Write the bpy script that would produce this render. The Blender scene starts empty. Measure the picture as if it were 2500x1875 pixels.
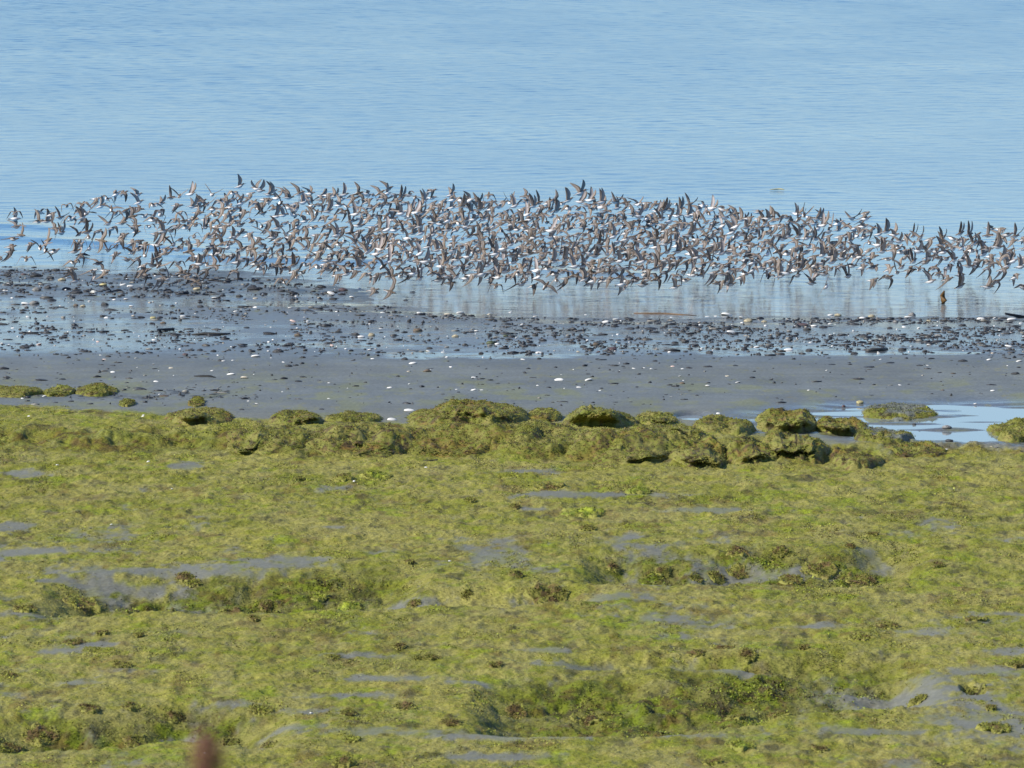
import bpy, bmesh, math, random
import numpy as np
from mathutils import Vector, Matrix, Euler

# ------------------------------------------------------------------ camera, sky, sun, exposure
SC = bpy.context.scene
COL = SC.collection
H = 6.0                      # camera height above the water
PITCH = math.radians(5.22)
FPX = 20800.0                # focal length in pixels of a 2500 px wide frame
SUN_DIR = Vector((-0.74, -0.22, 0.64)).normalized()

cam_data = bpy.data.cameras.new("camera")
cam_data.sensor_width = 36.0
cam_data.lens = 36.0 * FPX / 2500.0
cam_data.clip_start = 0.5
cam_data.clip_end = 20000.0
cam_data.dof.use_dof = True
cam_data.dof.focus_distance = 74.0
cam_data.dof.aperture_fstop = 21.0
cam = bpy.data.objects.new("camera", cam_data)
COL.objects.link(cam)
cam.location = (0, 0, H)
cam.rotation_euler = (math.pi / 2 - PITCH, 0, 0)
SC.camera = cam

world = bpy.data.worlds.new("World")
SC.world = world
world.use_nodes = True
wn = world.node_tree
bg = wn.nodes["Background"]
sky = wn.nodes.new("ShaderNodeTexSky")
sky.sky_type = 'NISHITA'
sky.sun_disc = False
sky.sun_elevation = math.asin(SUN_DIR.z)
sky.sun_rotation = math.atan2(SUN_DIR.x, SUN_DIR.y)
sky.altitude = 0.0
sky.air_density = 1.0
sky.dust_density = 0.25
sky.ozone_density = 6.0
wn.links.new(sky.outputs[0], bg.inputs[0])
bg.inputs[1].default_value = 0.084

sun_data = bpy.data.lights.new("sun", 'SUN')
sun_data.energy = 3.9
sun_data.angle = math.radians(0.53)
sun_data.color = (1.0, 0.95, 0.87)
sun = bpy.data.objects.new("sun", sun_data)
COL.objects.link(sun)
sun.rotation_euler = SUN_DIR.to_track_quat('Z', 'Y').to_euler()
sun.location = (-40, -10, 60)

SC.view_settings.view_transform = 'Standard'
SC.view_settings.look = 'None'
SC.view_settings.gamma = 1.0
SC.view_settings.exposure = 0.95

R = random.Random(7)
NR = np.random.RandomState(11)

# ------------------------------------------------------------------ helpers
CP, SP = math.cos(PITCH), math.sin(PITCH)
def ray(u, v):
    xr = (u - 1250.0) / FPX
    yr = (937.5 - v) / FPX
    return (xr, CP + yr * SP, -SP + yr * CP)
def at(u, v, z=0.0):
    d = ray(u, v)
    t = (z - H) / d[2]
    return (d[0] * t, d[1] * t)
def row_y(v, z=0.0):
    return at(1250, v, z)[1]
def px_m(y):                 # photo pixels per metre at ground distance y
    return FPX / math.hypot(y, H)

def _hash(ix, iy, seed):
    n = (ix.astype(np.int64) * 374761393 + iy.astype(np.int64) * 668265263 + seed * 974634777) & 0xffffffff
    n = ((n ^ (n >> 13)) * 1274126177) & 0xffffffff
    n = ((n ^ (n >> 16)) * 2246822519) & 0xffffffff
    n = n ^ (n >> 15)
    return (n & 0xffffff) / float(0xffffff)
def vnoise(x, y, seed=0):
    xf = np.floor(x); yf = np.floor(y)
    fx = x - xf; fy = y - yf
    fx = fx * fx * fx * (fx * (fx * 6 - 15) + 10); fy = fy * fy * fy * (fy * (fy * 6 - 15) + 10)
    a = _hash(xf, yf, seed); b = _hash(xf + 1, yf, seed)
    c = _hash(xf, yf + 1, seed); d = _hash(xf + 1, yf + 1, seed)
    return (a + (b - a) * fx) * (1 - fy) + (c + (d - c) * fx) * fy
def fbm(x, y, seed=0, octv=4, gain=0.5):
    s = 0.0; amp = 1.0; tot = 0.0
    cx, cy = x, y
    for i in range(octv):
        s = s + amp * vnoise(cx, cy, seed + i * 17)
        tot += amp; amp *= gain
        cx, cy = cx * 1.9 + cy * 0.35 + 3.1, cy * 1.95 - cx * 0.33 + 7.7
    return s / tot
def sm(a, b, x):
    t = np.clip((x - a) / (b - a), 0, 1)
    return t * t * (3 - 2 * t)
def lerp3(a, b, t):
    return a + (b - a) * t[..., None]

def mesh_np(name, verts, faces, cols=None, attrs=None, mat=None, smooth=True):
    """faces: one (n,k) int array or a list of such arrays"""
    if not isinstance(faces, (list, tuple)):
        faces = [faces]
    me = bpy.data.meshes.new(name)
    nv = len(verts)
    me.vertices.add(nv)
    me.vertices.foreach_set("co", np.asarray(verts, np.float32).ravel())
    loops = np.concatenate([f.ravel() for f in faces]).astype(np.int32)
    sizes = np.concatenate([np.full(len(f), f.shape[1]) for f in faces])
    starts = np.concatenate([[0], np.cumsum(sizes)[:-1]]).astype(np.int32)
    me.loops.add(len(loops))
    me.loops.foreach_set("vertex_index", loops)
    me.polygons.add(len(sizes))
    me.polygons.foreach_set("loop_start", starts)
    me.update(calc_edges=True)
    me.polygons.foreach_set("use_smooth", np.full(len(sizes), smooth))
    if cols is not None:
        ca = me.color_attributes.new("Col", 'FLOAT_COLOR', 'POINT')
        c4 = np.ones((nv, 4), np.float32); c4[:, :3] = cols
        ca.data.foreach_set("color", c4.ravel())
    for k, a in (attrs or {}).items():
        at_ = me.attributes.new(k, 'FLOAT', 'POINT')
        at_.data.foreach_set("value", np.asarray(a, np.float32))
    if mat:
        me.materials.append(mat)
    me.validate()
    return me

def link(name, me, label=None, cat=None, group=None, kind=None, loc=(0, 0, 0), parent=None):
    o = bpy.data.objects.new(name, me)
    COL.objects.link(o)
    o.location = loc
    tag(o, label, cat, group, kind)
    if parent: o.parent = parent
    return o
def tag(o, label=None, cat=None, group=None, kind=None):
    if label: o["label"] = label
    if cat: o["category"] = cat
    if group: o["group"] = group
    if kind: o["kind"] = kind

ORD = ["", "second ", "third ", "fourth ", "fifth ", "sixth ", "seventh ", "eighth ", "ninth ", "tenth ",
       "eleventh ", "twelfth ", "thirteenth ", "fourteenth ", "fifteenth ", "sixteenth ", "seventeenth ", "eighteenth "]

# ------------------------------------------------------------------ materials
def new_mat(name):
    m = bpy.data.materials.new(name); m.use_nodes = True
    return m, m.node_tree, m.node_tree.nodes["Principled BSDF"]
def attr_node(nt, name):
    n = nt.nodes.new("ShaderNodeAttribute"); n.attribute_name = name
    return n
def noise_node(nt, scale, detail=4, vec=None, stretch=None):
    n = nt.nodes.new("ShaderNodeTexNoise"); n.inputs["Scale"].default_value = scale; n.inputs["Detail"].default_value = detail
    tc = nt.nodes.new("ShaderNodeTexCoord")
    if stretch:
        mp = nt.nodes.new("ShaderNodeMapping"); mp.inputs["Scale"].default_value = stretch
        nt.links.new(tc.outputs["Object"], mp.inputs[0]); nt.links.new(mp.outputs[0], n.inputs["Vector"])
    else:
        nt.links.new(tc.outputs["Object"], n.inputs["Vector"])
    return n
def scaled_color(nt, col_out, fac_out, lo, hi):
    """colour x (lo..hi by fac)"""
    mr = nt.nodes.new("ShaderNodeMapRange"); mr.inputs[3].default_value = lo; mr.inputs[4].default_value = hi
    nt.links.new(fac_out, mr.inputs[0])
    mx = nt.nodes.new("ShaderNodeVectorMath"); mx.operation = 'SCALE'
    nt.links.new(col_out, mx.inputs[0]); nt.links.new(mr.outputs[0], mx.inputs["Scale"])
    return mx.outputs[0]

def ground_material():
    m, nt, b = new_mat("tidal_flat")
    c = attr_node(nt, "Col"); w = attr_node(nt, "wet")
    n = noise_node(nt, 38, 7)
    nt.links.new(scaled_color(nt, c.outputs["Color"], n.outputs["Fac"], 0.45, 1.55), b.inputs["Base Color"])
    al = attr_node(nt, "weed")
    sp = nt.nodes.new("ShaderNodeMapRange"); sp.inputs[3].default_value = 0.45; sp.inputs[4].default_value = 0.08
    nt.links.new(al.outputs["Fac"], sp.inputs[0]); nt.links.new(sp.outputs[0], b.inputs["Specular IOR Level"])
    mr = nt.nodes.new("ShaderNodeMapRange"); mr.inputs[3].default_value = 0.62; mr.inputs[4].default_value = 0.07
    nt.links.new(w.outputs["Fac"], mr.inputs[0]); nt.links.new(mr.outputs[0], b.inputs["Roughness"])
    b.inputs["IOR"].default_value = 1.33
    n2 = noise_node(nt, 42, 6)
    bp = nt.nodes.new("ShaderNodeBump"); bp.inputs["Distance"].default_value = 0.018
    ba = attr_node(nt, "relief"); nt.links.new(ba.outputs["Fac"], bp.inputs["Strength"])
    nt.links.new(n2.outputs["Fac"], bp.inputs["Height"]); nt.links.new(bp.outputs[0], b.inputs["Normal"])
    return m
def algae_material():
    m, nt, b = new_mat("seaweed")
    c = attr_node(nt, "Col")
    n = noise_node(nt, 45, 4)
    nt.links.new(scaled_color(nt, c.outputs["Color"], n.outputs["Fac"], 0.6, 1.4), b.inputs["Base Color"])
    b.inputs["Roughness"].default_value = 0.7
    b.inputs["Specular IOR Level"].default_value = 0.25
    return m
def water_material(name, bump, rough=0.03):
    m, nt, b = new_mat(name)
    b.inputs["Base Color"].default_value = (0.040, 0.125, 0.220, 1)
    b.inputs["Roughness"].default_value = rough
    b.inputs["IOR"].default_value = 1.333
    if bump:
        sh_ = attr_node(nt, "shallow"); mc = nt.nodes.new("ShaderNodeMix"); mc.data_type = 'RGBA'
        nt.links.new(sh_.outputs["Fac"], mc.inputs[0]); mc.inputs[6].default_value = (0.040, 0.125, 0.220, 1); mc.inputs[7].default_value = (0.150, 0.175, 0.190, 1)
        nt.links.new(mc.outputs[2], b.inputs["Base Color"])
        rg = attr_node(nt, "rough"); nt.links.new(rg.outputs["Fac"], b.inputs["Roughness"])
        n = noise_node(nt, 1.0, 3, stretch=(5.0, 9.0, 1))
        bp = nt.nodes.new("ShaderNodeBump"); bp.inputs["Distance"].default_value = 0.02; bp.inputs["Strength"].default_value = bump
        nt.links.new(n.outputs["Fac"], bp.inputs["Height"]); nt.links.new(bp.outputs[0], b.inputs["Normal"])
    return m
def feather_material():
    m, nt, b = new_mat("feathers")
    c = attr_node(nt, "Col"); oi = nt.nodes.new("ShaderNodeObjectInfo")
    n = noise_node(nt, 130, 3)
    s1 = scaled_color(nt, c.outputs["Color"], n.outputs["Fac"], 0.7, 1.3)
    nt.links.new(scaled_color(nt, s1, oi.outputs["Random"], 0.85, 1.15), b.inputs["Base Color"])
    b.inputs["Roughness"].default_value = 0.75
    b.inputs["Specular IOR Level"].default_value = 0.2
    return m
def stone_material(name, rough, spec):
    m, nt, b = new_mat(name)
    c = attr_node(nt, "Col"); n = noise_node(nt, 55, 5)
    nt.links.new(scaled_color(nt, c.outputs["Color"], n.outputs["Fac"], 0.55, 1.45), b.inputs["Base Color"])
    b.inputs["Roughness"].default_value = rough
    b.inputs["Specular IOR Level"].default_value = spec
    bp = nt.nodes.new("ShaderNodeBump"); bp.inputs["Distance"].default_value = 0.004; bp.inputs["Strength"].default_value = 0.7
    nt.links.new(n.outputs["Fac"], bp.inputs["Height"]); nt.links.new(bp.outputs[0], b.inputs["Normal"])
    return m
def shell_material():
    m, nt, b = new_mat("shell")
    c = attr_node(nt, "Col"); n = noise_node(nt, 60, 3)
    nt.links.new(scaled_color(nt, c.outputs["Color"], n.outputs["Fac"], 0.85, 1.12), b.inputs["Base Color"])
    b.inputs["Roughness"].default_value = 0.4
    return m

M_GROUND = ground_material(); M_ALGAE = algae_material()
M_WATER = water_material("sea_water", 0.22); M_POOL = water_material("pool_water", 0.0, 0.04); M_POOL.node_tree.nodes["Principled BSDF"].inputs["Base Color"].default_value = (0.17, 0.20, 0.21, 1)
M_BIRD = feather_material(); M_STONE = stone_material("wet_stone", 0.5, 0.4)
M_WOOD = stone_material("wet_wood", 0.6, 0.3); M_SHELL = shell_material()

# ------------------------------------------------------------------ terrain height and cover
def line(us_vs, z=0.1):
    """photo polyline -> (xs, ys) on the ground for interpolation"""
    p = [at(u, v, z) for u, v in us_vs]
    p.sort()
    return np.array([a for a, _ in p]), np.array([b for _, b in p])
L_BASE = line([(-400, 1102), (0, 1104), (250, 1102), (500, 1104), (750, 1118), (1000, 1112), (1250, 1120), (1500, 1128), (1750, 1130), (2000, 1135), (2250, 1112), (2500, 1108), (2900, 1110)])
L_TOP = line([(-400, 985), (0, 990), (150, 998), (300, 1003), (450, 1018), (650, 1028), (800, 1022), (960, 1036), (1100, 1025), (1300, 1030), (1500, 1030), (1650, 1036), (1800, 1060), (2000, 1085), (2150, 1095), (2300, 1098), (2500, 1092), (2900, 1085)])
LIPS = [  # near edge of a shallow hollow: polyline, drop, length of the hollow beyond it
    (line([(1400, 1436), (1700, 1433), (1950, 1432), (2100, 1436), (2300, 1402)]), 0.085, 2.2),
    (line([(60, 1512), (350, 1500), (600, 1500), (850, 1492), (1060, 1484)]), 0.075, 2.4),
    (line([(1120, 1795), (1450, 1806), (1700, 1795), (2000, 1745), (2330, 1722)]), 0.08, 3.0),
    (line([(-120, 1842), (200, 1836), (420, 1812), (720, 1832)]), 0.085, 1.8),
    (line([(950, 1478), (1250, 1486), (1500, 1468)]), 0.06, 1.0),
    (line([(1350, 1638), (1700, 1632), (2050, 1640)]), 0.05, 0.7),
]
HOLES = [(2085, 1428, 0.17, 0.4, 0.10), (825, 1476, 0.05, 0.3, 0.07), (330, 1820, 0.08, 0.3, 0.07), (2375, 1706, 0.07, 0.25, 0.06)]
MUD = [  # bare mud streaks among the seaweed: u, v, half width px, half height px
    (110, 1348, 200, 16), (420, 1398, 230, 13), (620, 1385, 180, 8), (250, 1420, 160, 14), (700, 1370, 140, 8), (60, 1500, 120, 16), (1000, 1450, 90, 14),
    (1160, 1470, 170, 10), (1430, 1462, 110, 9), (1850, 1375, 140, 9), (2130, 1350, 60, 16), (1520, 1622, 260, 13), (1750, 1628, 230, 11),
    (2150, 1665, 200, 26), (2260, 1690, 130, 24), (2370, 1640, 110, 14), (2470, 1590, 70, 14), (2260, 1545, 90, 10), (1150, 1668, 60, 9), (900, 1550, 60, 14),
    (870, 1605, 130, 10), (960, 1660, 150, 10), (880, 1700, 160, 12), (760, 1740, 120, 13), (980, 1790, 260, 13), (1200, 1800, 260, 11), (720, 1775, 110, 9),
    (1660, 1800, 110, 10), (1200, 1850, 170, 12), (560, 1720, 90, 12), (230, 1575, 45, 7), (130, 1590, 60, 7), (2080, 1790, 120, 9), (2420, 1770, 90, 9),
    (460, 1142, 40, 12), (40, 1158, 70, 9), (1290, 1152, 70, 7), (1330, 1205, 60, 6), (1500, 1210, 180, 7), (800, 1195, 60, 9), (1720, 1248, 90, 7),
    (820, 1290, 50, 5), (20, 1290, 60, 10), (1300, 1245, 40, 6), (2000, 1530, 60, 8), (1330, 1590, 60, 6), (180, 1670, 50, 8), (420, 1760, 60, 10), (2450, 1500, 60, 6)]
STREAKS = [(1750, 852, 700, 16), (1250, 872, 420, 12), (2050, 866, 420, 9), (330, 806, 230, 7), (130, 782, 330, 9), (640, 732, 330, 12), (1120, 755, 330, 12), (900, 845, 300, 10), (2200, 830, 400, 9), (1500, 812, 360, 8)]
POOL_C = at(2300, 1035, 0.07); POOL2 = at(1690, 1024, 0.07)
POOL_Z = 0.072

def yl(L, x): return np.interp(x, L[0], L[1])
def pool_mask(x, y):
    """>0 inside the tide pool at the right"""
    n = fbm(x * 1.7, y * 0.9, 91, 3) - 0.5
    a = 1 - np.hypot((x - POOL_C[0] - 0.25) / 1.5, (y - POOL_C[1]) / 1.42) + n * 0.4
    b = 1 - np.hypot((x - POOL2[0]) / 0.13, (y - POOL2[1]) / 0.3) + n * 0.2
    return np.maximum(a, b)
def height(x, y):
    yb = yl(L_BASE, x) + 0.5 * (fbm(x * 1.3, x * 0 + 4.2, 5, 3) - 0.5)
    yt = yl(L_TOP, x)
    base = 0.105 + 0.0 * x
    mud = 0.10 - (y - 63.5) * 0.0087 - 0.004 * np.maximum(0, y - 78)
    mud = mud + 0.018 * sm(-0.6, -2.8, x) * sm(73, 75.5, y) * (1 - sm(78, 81, y))         # the pebble bar at the left
    mud = mud - 0.036 * sm(-1.9, 0.2, x) * sm(70.2, 72.6, y)
    mud = np.maximum(mud, -0.6)
    mud = mud + 0.020 * (fbm(x * 0.9, y * 1.5, 34, 4) - 0.5) * sm(69.5, 72.0, y)
    t = sm(62.3, 65.0, y)
    z = base * (1 - t) + mud * t
    z = z + 0.022 * (fbm(x * 0.7, y * 0.35, 1, 4) - 0.5) * (1 - 0.75 * sm(64, 67, y))
    # raised bank with a rough front
    rise = sm(0.0, 1.1, y - yb + 1.5 * (fbm(x * 1.8, y * 1.2, 6, 3) - 0.5)) * (1 - sm(-1.7, 0.15, y - yt))
    lo = 0.55 + 0.45 * sm(-1.9, -0.7, x)
    z = z + rise * lo * (0.085 + 0.06 * (fbm(x * 1.1, y * 0.8, 2, 3) - 0.5))
    rough = sm(-0.2, 0.3, y - yb) * (1 - sm(0.8, 1.5, y - yb))
    z = z + rough * (0.07 * (fbm(x * 2.6, y * 1.6, 3, 4) - 0.5) + 0.09 * (fbm(x * 8, y * 4, 4, 4) - 0.5))
    # lips and hollows
    for L, d, ln in LIPS:
        lip = yl(L, x) + 0.25 * (fbm(x * 2.2, x * 0 + d * 100, 8, 3) - 0.5)
        win = sm(L[0][0], L[0][0] + 0.35, x) * (1 - sm(L[0][-1] - 0.35, L[0][-1], x))
        dy = y - lip
        z = z - 1.7 * d * win * sm(0, 0.14, dy) * (1 - sm(ln * 0.35, ln, dy))
    for u, v, rx, ry, d in HOLES:
        cx, cy = at(u, v, 0.05)
        q = np.hypot((x - cx) / rx, (y - cy) / ry) + 0.5 * (fbm(x * 9, y * 4, 12, 3) - 0.5)
        z = z - d * (1 - sm(0.75, 1.15, q))
    # seaweed relief
    alg = algae(x, y)
    rg = 1 - np.abs(2 * fbm(x * 3.2, y * 1.5, 21, 4) - 1)
    lump = np.maximum(0, fbm(x * 5.5, y * 2.2, 23, 4) - 0.48)
    z = z + alg * (0.014 * (rg - 0.8) + 0.030 * lump + 0.034 * (fbm(x * 14, y * 5, 24, 4, 0.65) - 0.5))
    # mud grain
    z = z + (1 - alg) * 0.007 * (fbm(x * 5, y * 4, 31, 5, 0.6) - 0.5) * (1 - 0.6 * sm(70, 73, y))
    sw = swale(x, y)
    z = z + sw * (0.10 * (fbm(x * 3.5, y * 2.0, 26, 4) - 0.5) + 0.05 * (fbm(x * 10, y * 5, 27, 3) - 0.5))
    # tide pools
    pm = pool_mask(x, y)
    zone = np.clip(sm(-0.35, 0.25, pm), 0, 1)
    z = z * (1 - zone) + (0.064 + 0.085 * (fbm(x * 1.0, y * 4, 33, 3) - 0.55)) * zone
    # the bank the photographer stands on, in front of the flat
    z = z + 4.4 * (1 - sm(4.0, 30.0, y)) 
    return z
_alg_cache = {}
def algae(x, y):
    yt = yl(L_TOP, x)
    edge = 1 - sm(-0.25, 0.2, y - yt + 0.9 * (fbm(x * 2.3, y * 1.2, 41, 4) - 0.5))
    n = fbm(x * 0.9, y * 0.55, 42, 5, 0.55)
    n2 = fbm(x * 4.0, y * 1.6, 43, 4, 0.6)
    far = sm(52.5, 57.0, y)
    n6 = fbm(x * 15, y * 5, 44, 3, 0.65)
    cov = sm(0.26, 0.48, n * 0.45 + n2 * 0.35 + n6 * 0.2 + 0.02 + 0.14 * far)
    for u, v, hw, hh in MUD:
        cx, cy = at(u, v, 0.1); k = px_m(cy)
        ax = hw / k; ay = abs(row_y(v - hh * (0.72 if hh > 11 else 0.9), 0.1) - cy)
        m = np.nonzero((np.abs(x - cx) < ax * 2.0) & (np.abs(y - cy) < ay * 2.4))[0]
        if not len(m): continue
        q = np.hypot((x[m] - cx) / ax, (y[m] - cy) / ay) + 1.9 * (n2[m] - 0.5) + 1.3 * (n6[m] - 0.5) + 0.4 * (n[m] - 0.5)
        cov[m] = cov[m] * (0.16 + 0.84 * sm(0.30, 1.5, q))
    return np.clip(edge * cov, 0, 1)

C = lambda *a: np.array(a, np.float64)
MUDC = C(0.106, 0.117, 0.116); MUDI = C(0.136, 0.131, 0.094); MUDW = C(0.070, 0.079, 0.092); TAN = C(0.214, 0.194, 0.046); OLIVE = C(0.152, 0.156, 0.020)
GREEN = C(0.135, 0.178, 0.010); LIME = C(0.24, 0.28, 0.02); BROWN = C(0.105, 0.066, 0.022); DARK = C(0.030, 0.026, 0.012); RUST = C(0.20, 0.07, 0.02)
GRAVEL = C(0.028, 0.030, 0.034)

def cover_color(x, y, z=None):
    a = algae(x, y)
    sh = x.shape + (3,)
    n1 = fbm(x * 2.4, y * 1.2, 51, 5, 0.6); n2 = fbm(x * 5, y * 3.2, 52, 5, 0.65); n3 = fbm(x * 13, y * 9, 53, 4, 0.65); n4 = fbm(x * 3.6, y * 1.5, 54, 5, 0.6)
    c = np.broadcast_to(TAN, sh) * 1.0
    c = lerp3(c, OLIVE, sm(0.40, 0.62, n1 * 0.3 + n2 * 0.35 + n3 * 0.35))
    c = lerp3(c, GREEN, 0.62 * sm(0.52, 0.72, n4 * 0.5 + n3 * 0.3 + n2 * 0.2))
    c = lerp3(c, LIME, 0.5 * sm(0.60, 0.76, n2 * 0.4 + n3 * 0.6) * sm(0.45, 0.62, n4))
    c = lerp3(c, BROWN, 0.55 * sm(0.55, 0.70, 0.5 * fbm(x * 3.1, y * 1.5, 55, 5, 0.6) + 0.5 * fbm(x * 12, y * 4, 58, 3, 0.6)))
    c = lerp3(c, DARK, 0.6 * sm(0.66, 0.76, fbm(x * 9, y * 3.2, 57, 4, 0.6)))
    sw = swale(x, y)
    c = lerp3(c, OLIVE * 0.62, sw * 0.7)
    c = lerp3(c, GREEN * 0.72, sw * 0.8 * sm(0.44, 0.6, n2))
    c = lerp3(c, BROWN * 0.8, 0.8 * sw * sm(0.52, 0.64, n2 * 0.4 + n3 * 0.6))
    c = lerp3(c, DARK, 0.7 * sw * sm(0.61, 0.70, fbm(x * 9, y * 5, 65, 3, 0.6)))
    # the rough bank front carries brown and rusty weed
    yb = yl(L_BASE, x); face = sm(-0.1, 0.3, y - yb) * (1 - sm(0.7, 1.4, y - yb))
    c = lerp3(c, BROWN, 0.45 * face * sm(0.45, 0.65, n2))
    c = lerp3(c, RUST, 0.4 * face * sm(-1.2, -0.8, x) * (1 - sm(-0.5, -0.2, x)) * sm(0.45, 0.65, n3))
    fr = sm(-0.25, 0.2, y - yb) * (1 - sm(0.6, 1.3, y - yb)) * (1 - sm(2.2, 3.0, x))
    c = lerp3(c, OLIVE * 0.8, 0.5 * fr)
    c = lerp3(c, GREEN * 0.8, 0.28 * fr * sm(0.45, 0.6, n4))
    c = lerp3(c, BROWN, 0.8 * fr * sm(0.52, 0.64, n2 * 0.5 + n3 * 0.5))
    c = lerp3(c, DARK, 0.7 * fr * sm(0.60, 0.70, n2 * 0.65 + n3 * 0.35))
    # mud
    md = lerp3(np.broadcast_to(MUDI, sh), np.broadcast_to(MUDC, sh), sm(60.5, 64.0, y)) * ((0.80 + 0.40 * fbm(x * 3, y * 1.2, 61, 4)) * (0.86 + 0.28 * fbm(x * 2.2, y * 8, 66, 4)))[..., None]
    wet = wetness(x, y)
    md = lerp3(md, MUDW, 0.8 * wet)
    gr = gravel(x, y)
    md = lerp3(md, GRAVEL, gr)
    thin = sm(0.5, 0.75, fbm(x * 5, y * 2, 62, 4)) * (1 - sm(64, 66.5, y)) * 0.35
    md = lerp3(md, OLIVE, thin)
    n5 = fbm(x * 13, y * 4.5, 63, 4, 0.65)
    n7 = fbm(x * 34, y * 11, 64, 3, 0.65)
    aa = sm(0.05, 0.95, a + 1.0 * (n5 - 0.5) + 0.8 * (n7 - 0.5)) * (0.86 + 0.14 * sm(0.35, 0.6, n2))
    c = c * (0.70 + 0.60 * fbm(x * 14, y * 10, 67, 4, 0.7))[..., None]
    col = lerp3(md, c, aa)
    return col, np.clip(wet * (1 - aa), 0, 1), a
def swale(x, y):
    s_ = 0 * x
    for L, d, ln in LIPS[:4]:
        lip = yl(L, x) + 0.25 * (fbm(x * 2.2, x * 0 + d * 100, 8, 3) - 0.5)
        win = sm(L[0][0], L[0][0] + 0.5, x) * (1 - sm(L[0][-1] - 0.5, L[0][-1], x))
        dy = y - lip
        s_ = np.maximum(s_, win * sm(0.0, 0.15, dy) * (1 - sm(ln * 0.5, ln * 1.0, dy + 1.2 * (fbm(x * 1.5, y * 0.8, 59, 3) - 0.5))))
    return s_
def gravel(x, y):
    """dark grit: by the left bar and the strand lines"""
    n = fbm(x * 6, y * 2.6, 71, 4, 0.65)
    bar = sm(0.3, -1.6, x) * sm(73.2, 74.6, y) * (1 - sm(77.0, 78.5, y))
    strand = sm(66.6, 68.4, y) * (1 - sm(72.0, 73.4, y)) * (0.35 + 0.4 * sm(-0.5, 2.0, x))
    inner = sm(-1.8, -2.3, x) * (1 - sm(0, 1, np.abs(y - 63.9)))
    d = np.maximum(np.maximum(bar * 1.0, strand * 0.72), inner * 0.95)
    return 0.7 * sm(0.62, 0.82, n * 0.76 + d * 0.30)
def wetness(x, y):
    n = fbm(x * 0.55, y * 1.1, 81, 5, 0.6); n2 = fbm(x * 2.5, y * 3.5, 82, 4)
    zone = sm(66.0, 68.5, y)
    w = zone * (0.58 + 0.30 * sm(0.44, 0.56, n * 0.75 + n2 * 0.25))
    for u, v, hw, hh in STREAKS:
        cx, cy = at(u, v, 0.05); k = px_m(cy)
        q = np.hypot((x - cx) / (hw / k), (y - cy) / abs(row_y(v - hh, 0.05) - cy)) + 1.6 * (n2 - 0.5) + 0.9 * (n - 0.5)
        w = np.maximum(w, 1 - sm(0.45, 1.05, q))
    w = np.maximum(w, 0.15 * (1 - sm(62, 66, y)))
    w = np.maximum(w, 0.9 * sm(-0.5, 0.1, pool_mask(x, y)))
    return w

def build_ground():
    xs = np.unique(np.round(np.concatenate([
        -np.geomspace(9, 2500, 24), np.linspace(-9, -5.0, 70), np.arange(-5.0, 5.0, 0.0105), np.linspace(5.0, 9, 70), np.geomspace(9, 2500, 24)]), 5))
    ys = np.unique(np.round(np.concatenate([
        np.linspace(-80, 0, 9), np.linspace(0, 34, 60), np.linspace(34, 42.5, 60), np.arange(42.5, 66.5, 0.032), np.arange(66.5, 80, 0.055),
        np.linspace(80, 92, 60), np.geomspace(92, 9000, 24)]), 5))
    X, Y = np.meshgrid(xs, ys)
    n0 = X.shape
    x, y = X.ravel(), Y.ravel()
    z = height(x, y)
    col, wet, a = cover_color(x, y)
    nx, ny = len(xs), len(ys)
    i = np.arange(nx * ny).reshape(ny, nx)
    f = np.stack([i[:-1, :-1], i[:-1, 1:], i[1:, 1:], i[1:, :-1]], -1).reshape(-1, 4)
    me = mesh_np("ground", np.stack([x, y, z], -1), f, col, {"wet": wet, "weed": a, "relief": 0.95 * a + 0.20 * (1 - a) * (1 - 0.9 * wet)}, M_GROUND)
    o = link("mudflat", me, kind="structure")
    tag(o, "grey tidal mudflat with green seaweed cover, running down to the water", "ground")
    return o
build_ground()
def gz(x, y):
    return float(height(np.array([x]), np.array([y]))[0])
def on_ground(u, v):
    z = 0.08
    for _ in range(6):
        x, y = at(u, v, z); z2 = gz(x, y); z = 0.5 * z + 0.5 * z2
    return x, y, z2

# ------------------------------------------------------------------ sea and tide pool
WAVES = []
for k in range(60):
    lam = 0.13 * (6.0 ** R.random())
    th = R.gauss(0.10, 0.85)
    WAVES.append((2 * math.pi / lam * math.sin(th), 2 * math.pi / lam * math.cos(th), R.random() * 6.28, lam * 0.00072 * R.uniform(0.5, 1.2)))
WAVELETS = []   # low swells running in at the left: polyline in the photo, height, width
for pts, a, w in [([(-200, 545), (60, 553), (200, 560)], 0.022, 0.30), ([(-200, 572), (150, 588), (400, 606), (560, 612)], 0.024, 0.34),
                  ([(380, 622), (560, 630), (860, 640), (1000, 636)], 0.02, 0.30), ([(20, 492), (40, 494), (70, 496)], 0.016, 0.35),
                  ([(1260, 654), (1350, 660), (1500, 668), (1650, 672)], 0.014, 0.25)]:
    WAVELETS.append((line(pts, 0.0), a, w))
def sea_z(x, y):
    gust = 0.45 + 1.1 * fbm(x * 0.12, y * 0.05, 95, 4)
    calm = (sm(74.0, 84.0, y) * 0.62 + 0.38) * (1 + 0.7 * sm(88, 125, y))
    z = 0
    for kx, ky, ph, a in WAVES:
        z = z + a * np.sin(kx * x + ky * y + ph + 2.0 * vnoise(x * 0.35 + ph, y * 0.35, 97))
    z = z * gust * calm * (1 - sm(140, 190, y))
    for L, a, w in WAVELETS:
        yy = yl(L, x); win = sm(L[0][0] - 0.1, L[0][0] + 0.5, x) * (1 - sm(L[0][-1] - 0.5, L[0][-1] + 0.1, x))
        z = z + a * win * np.exp(-((y - yy) / w) ** 2)
    return z
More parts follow.
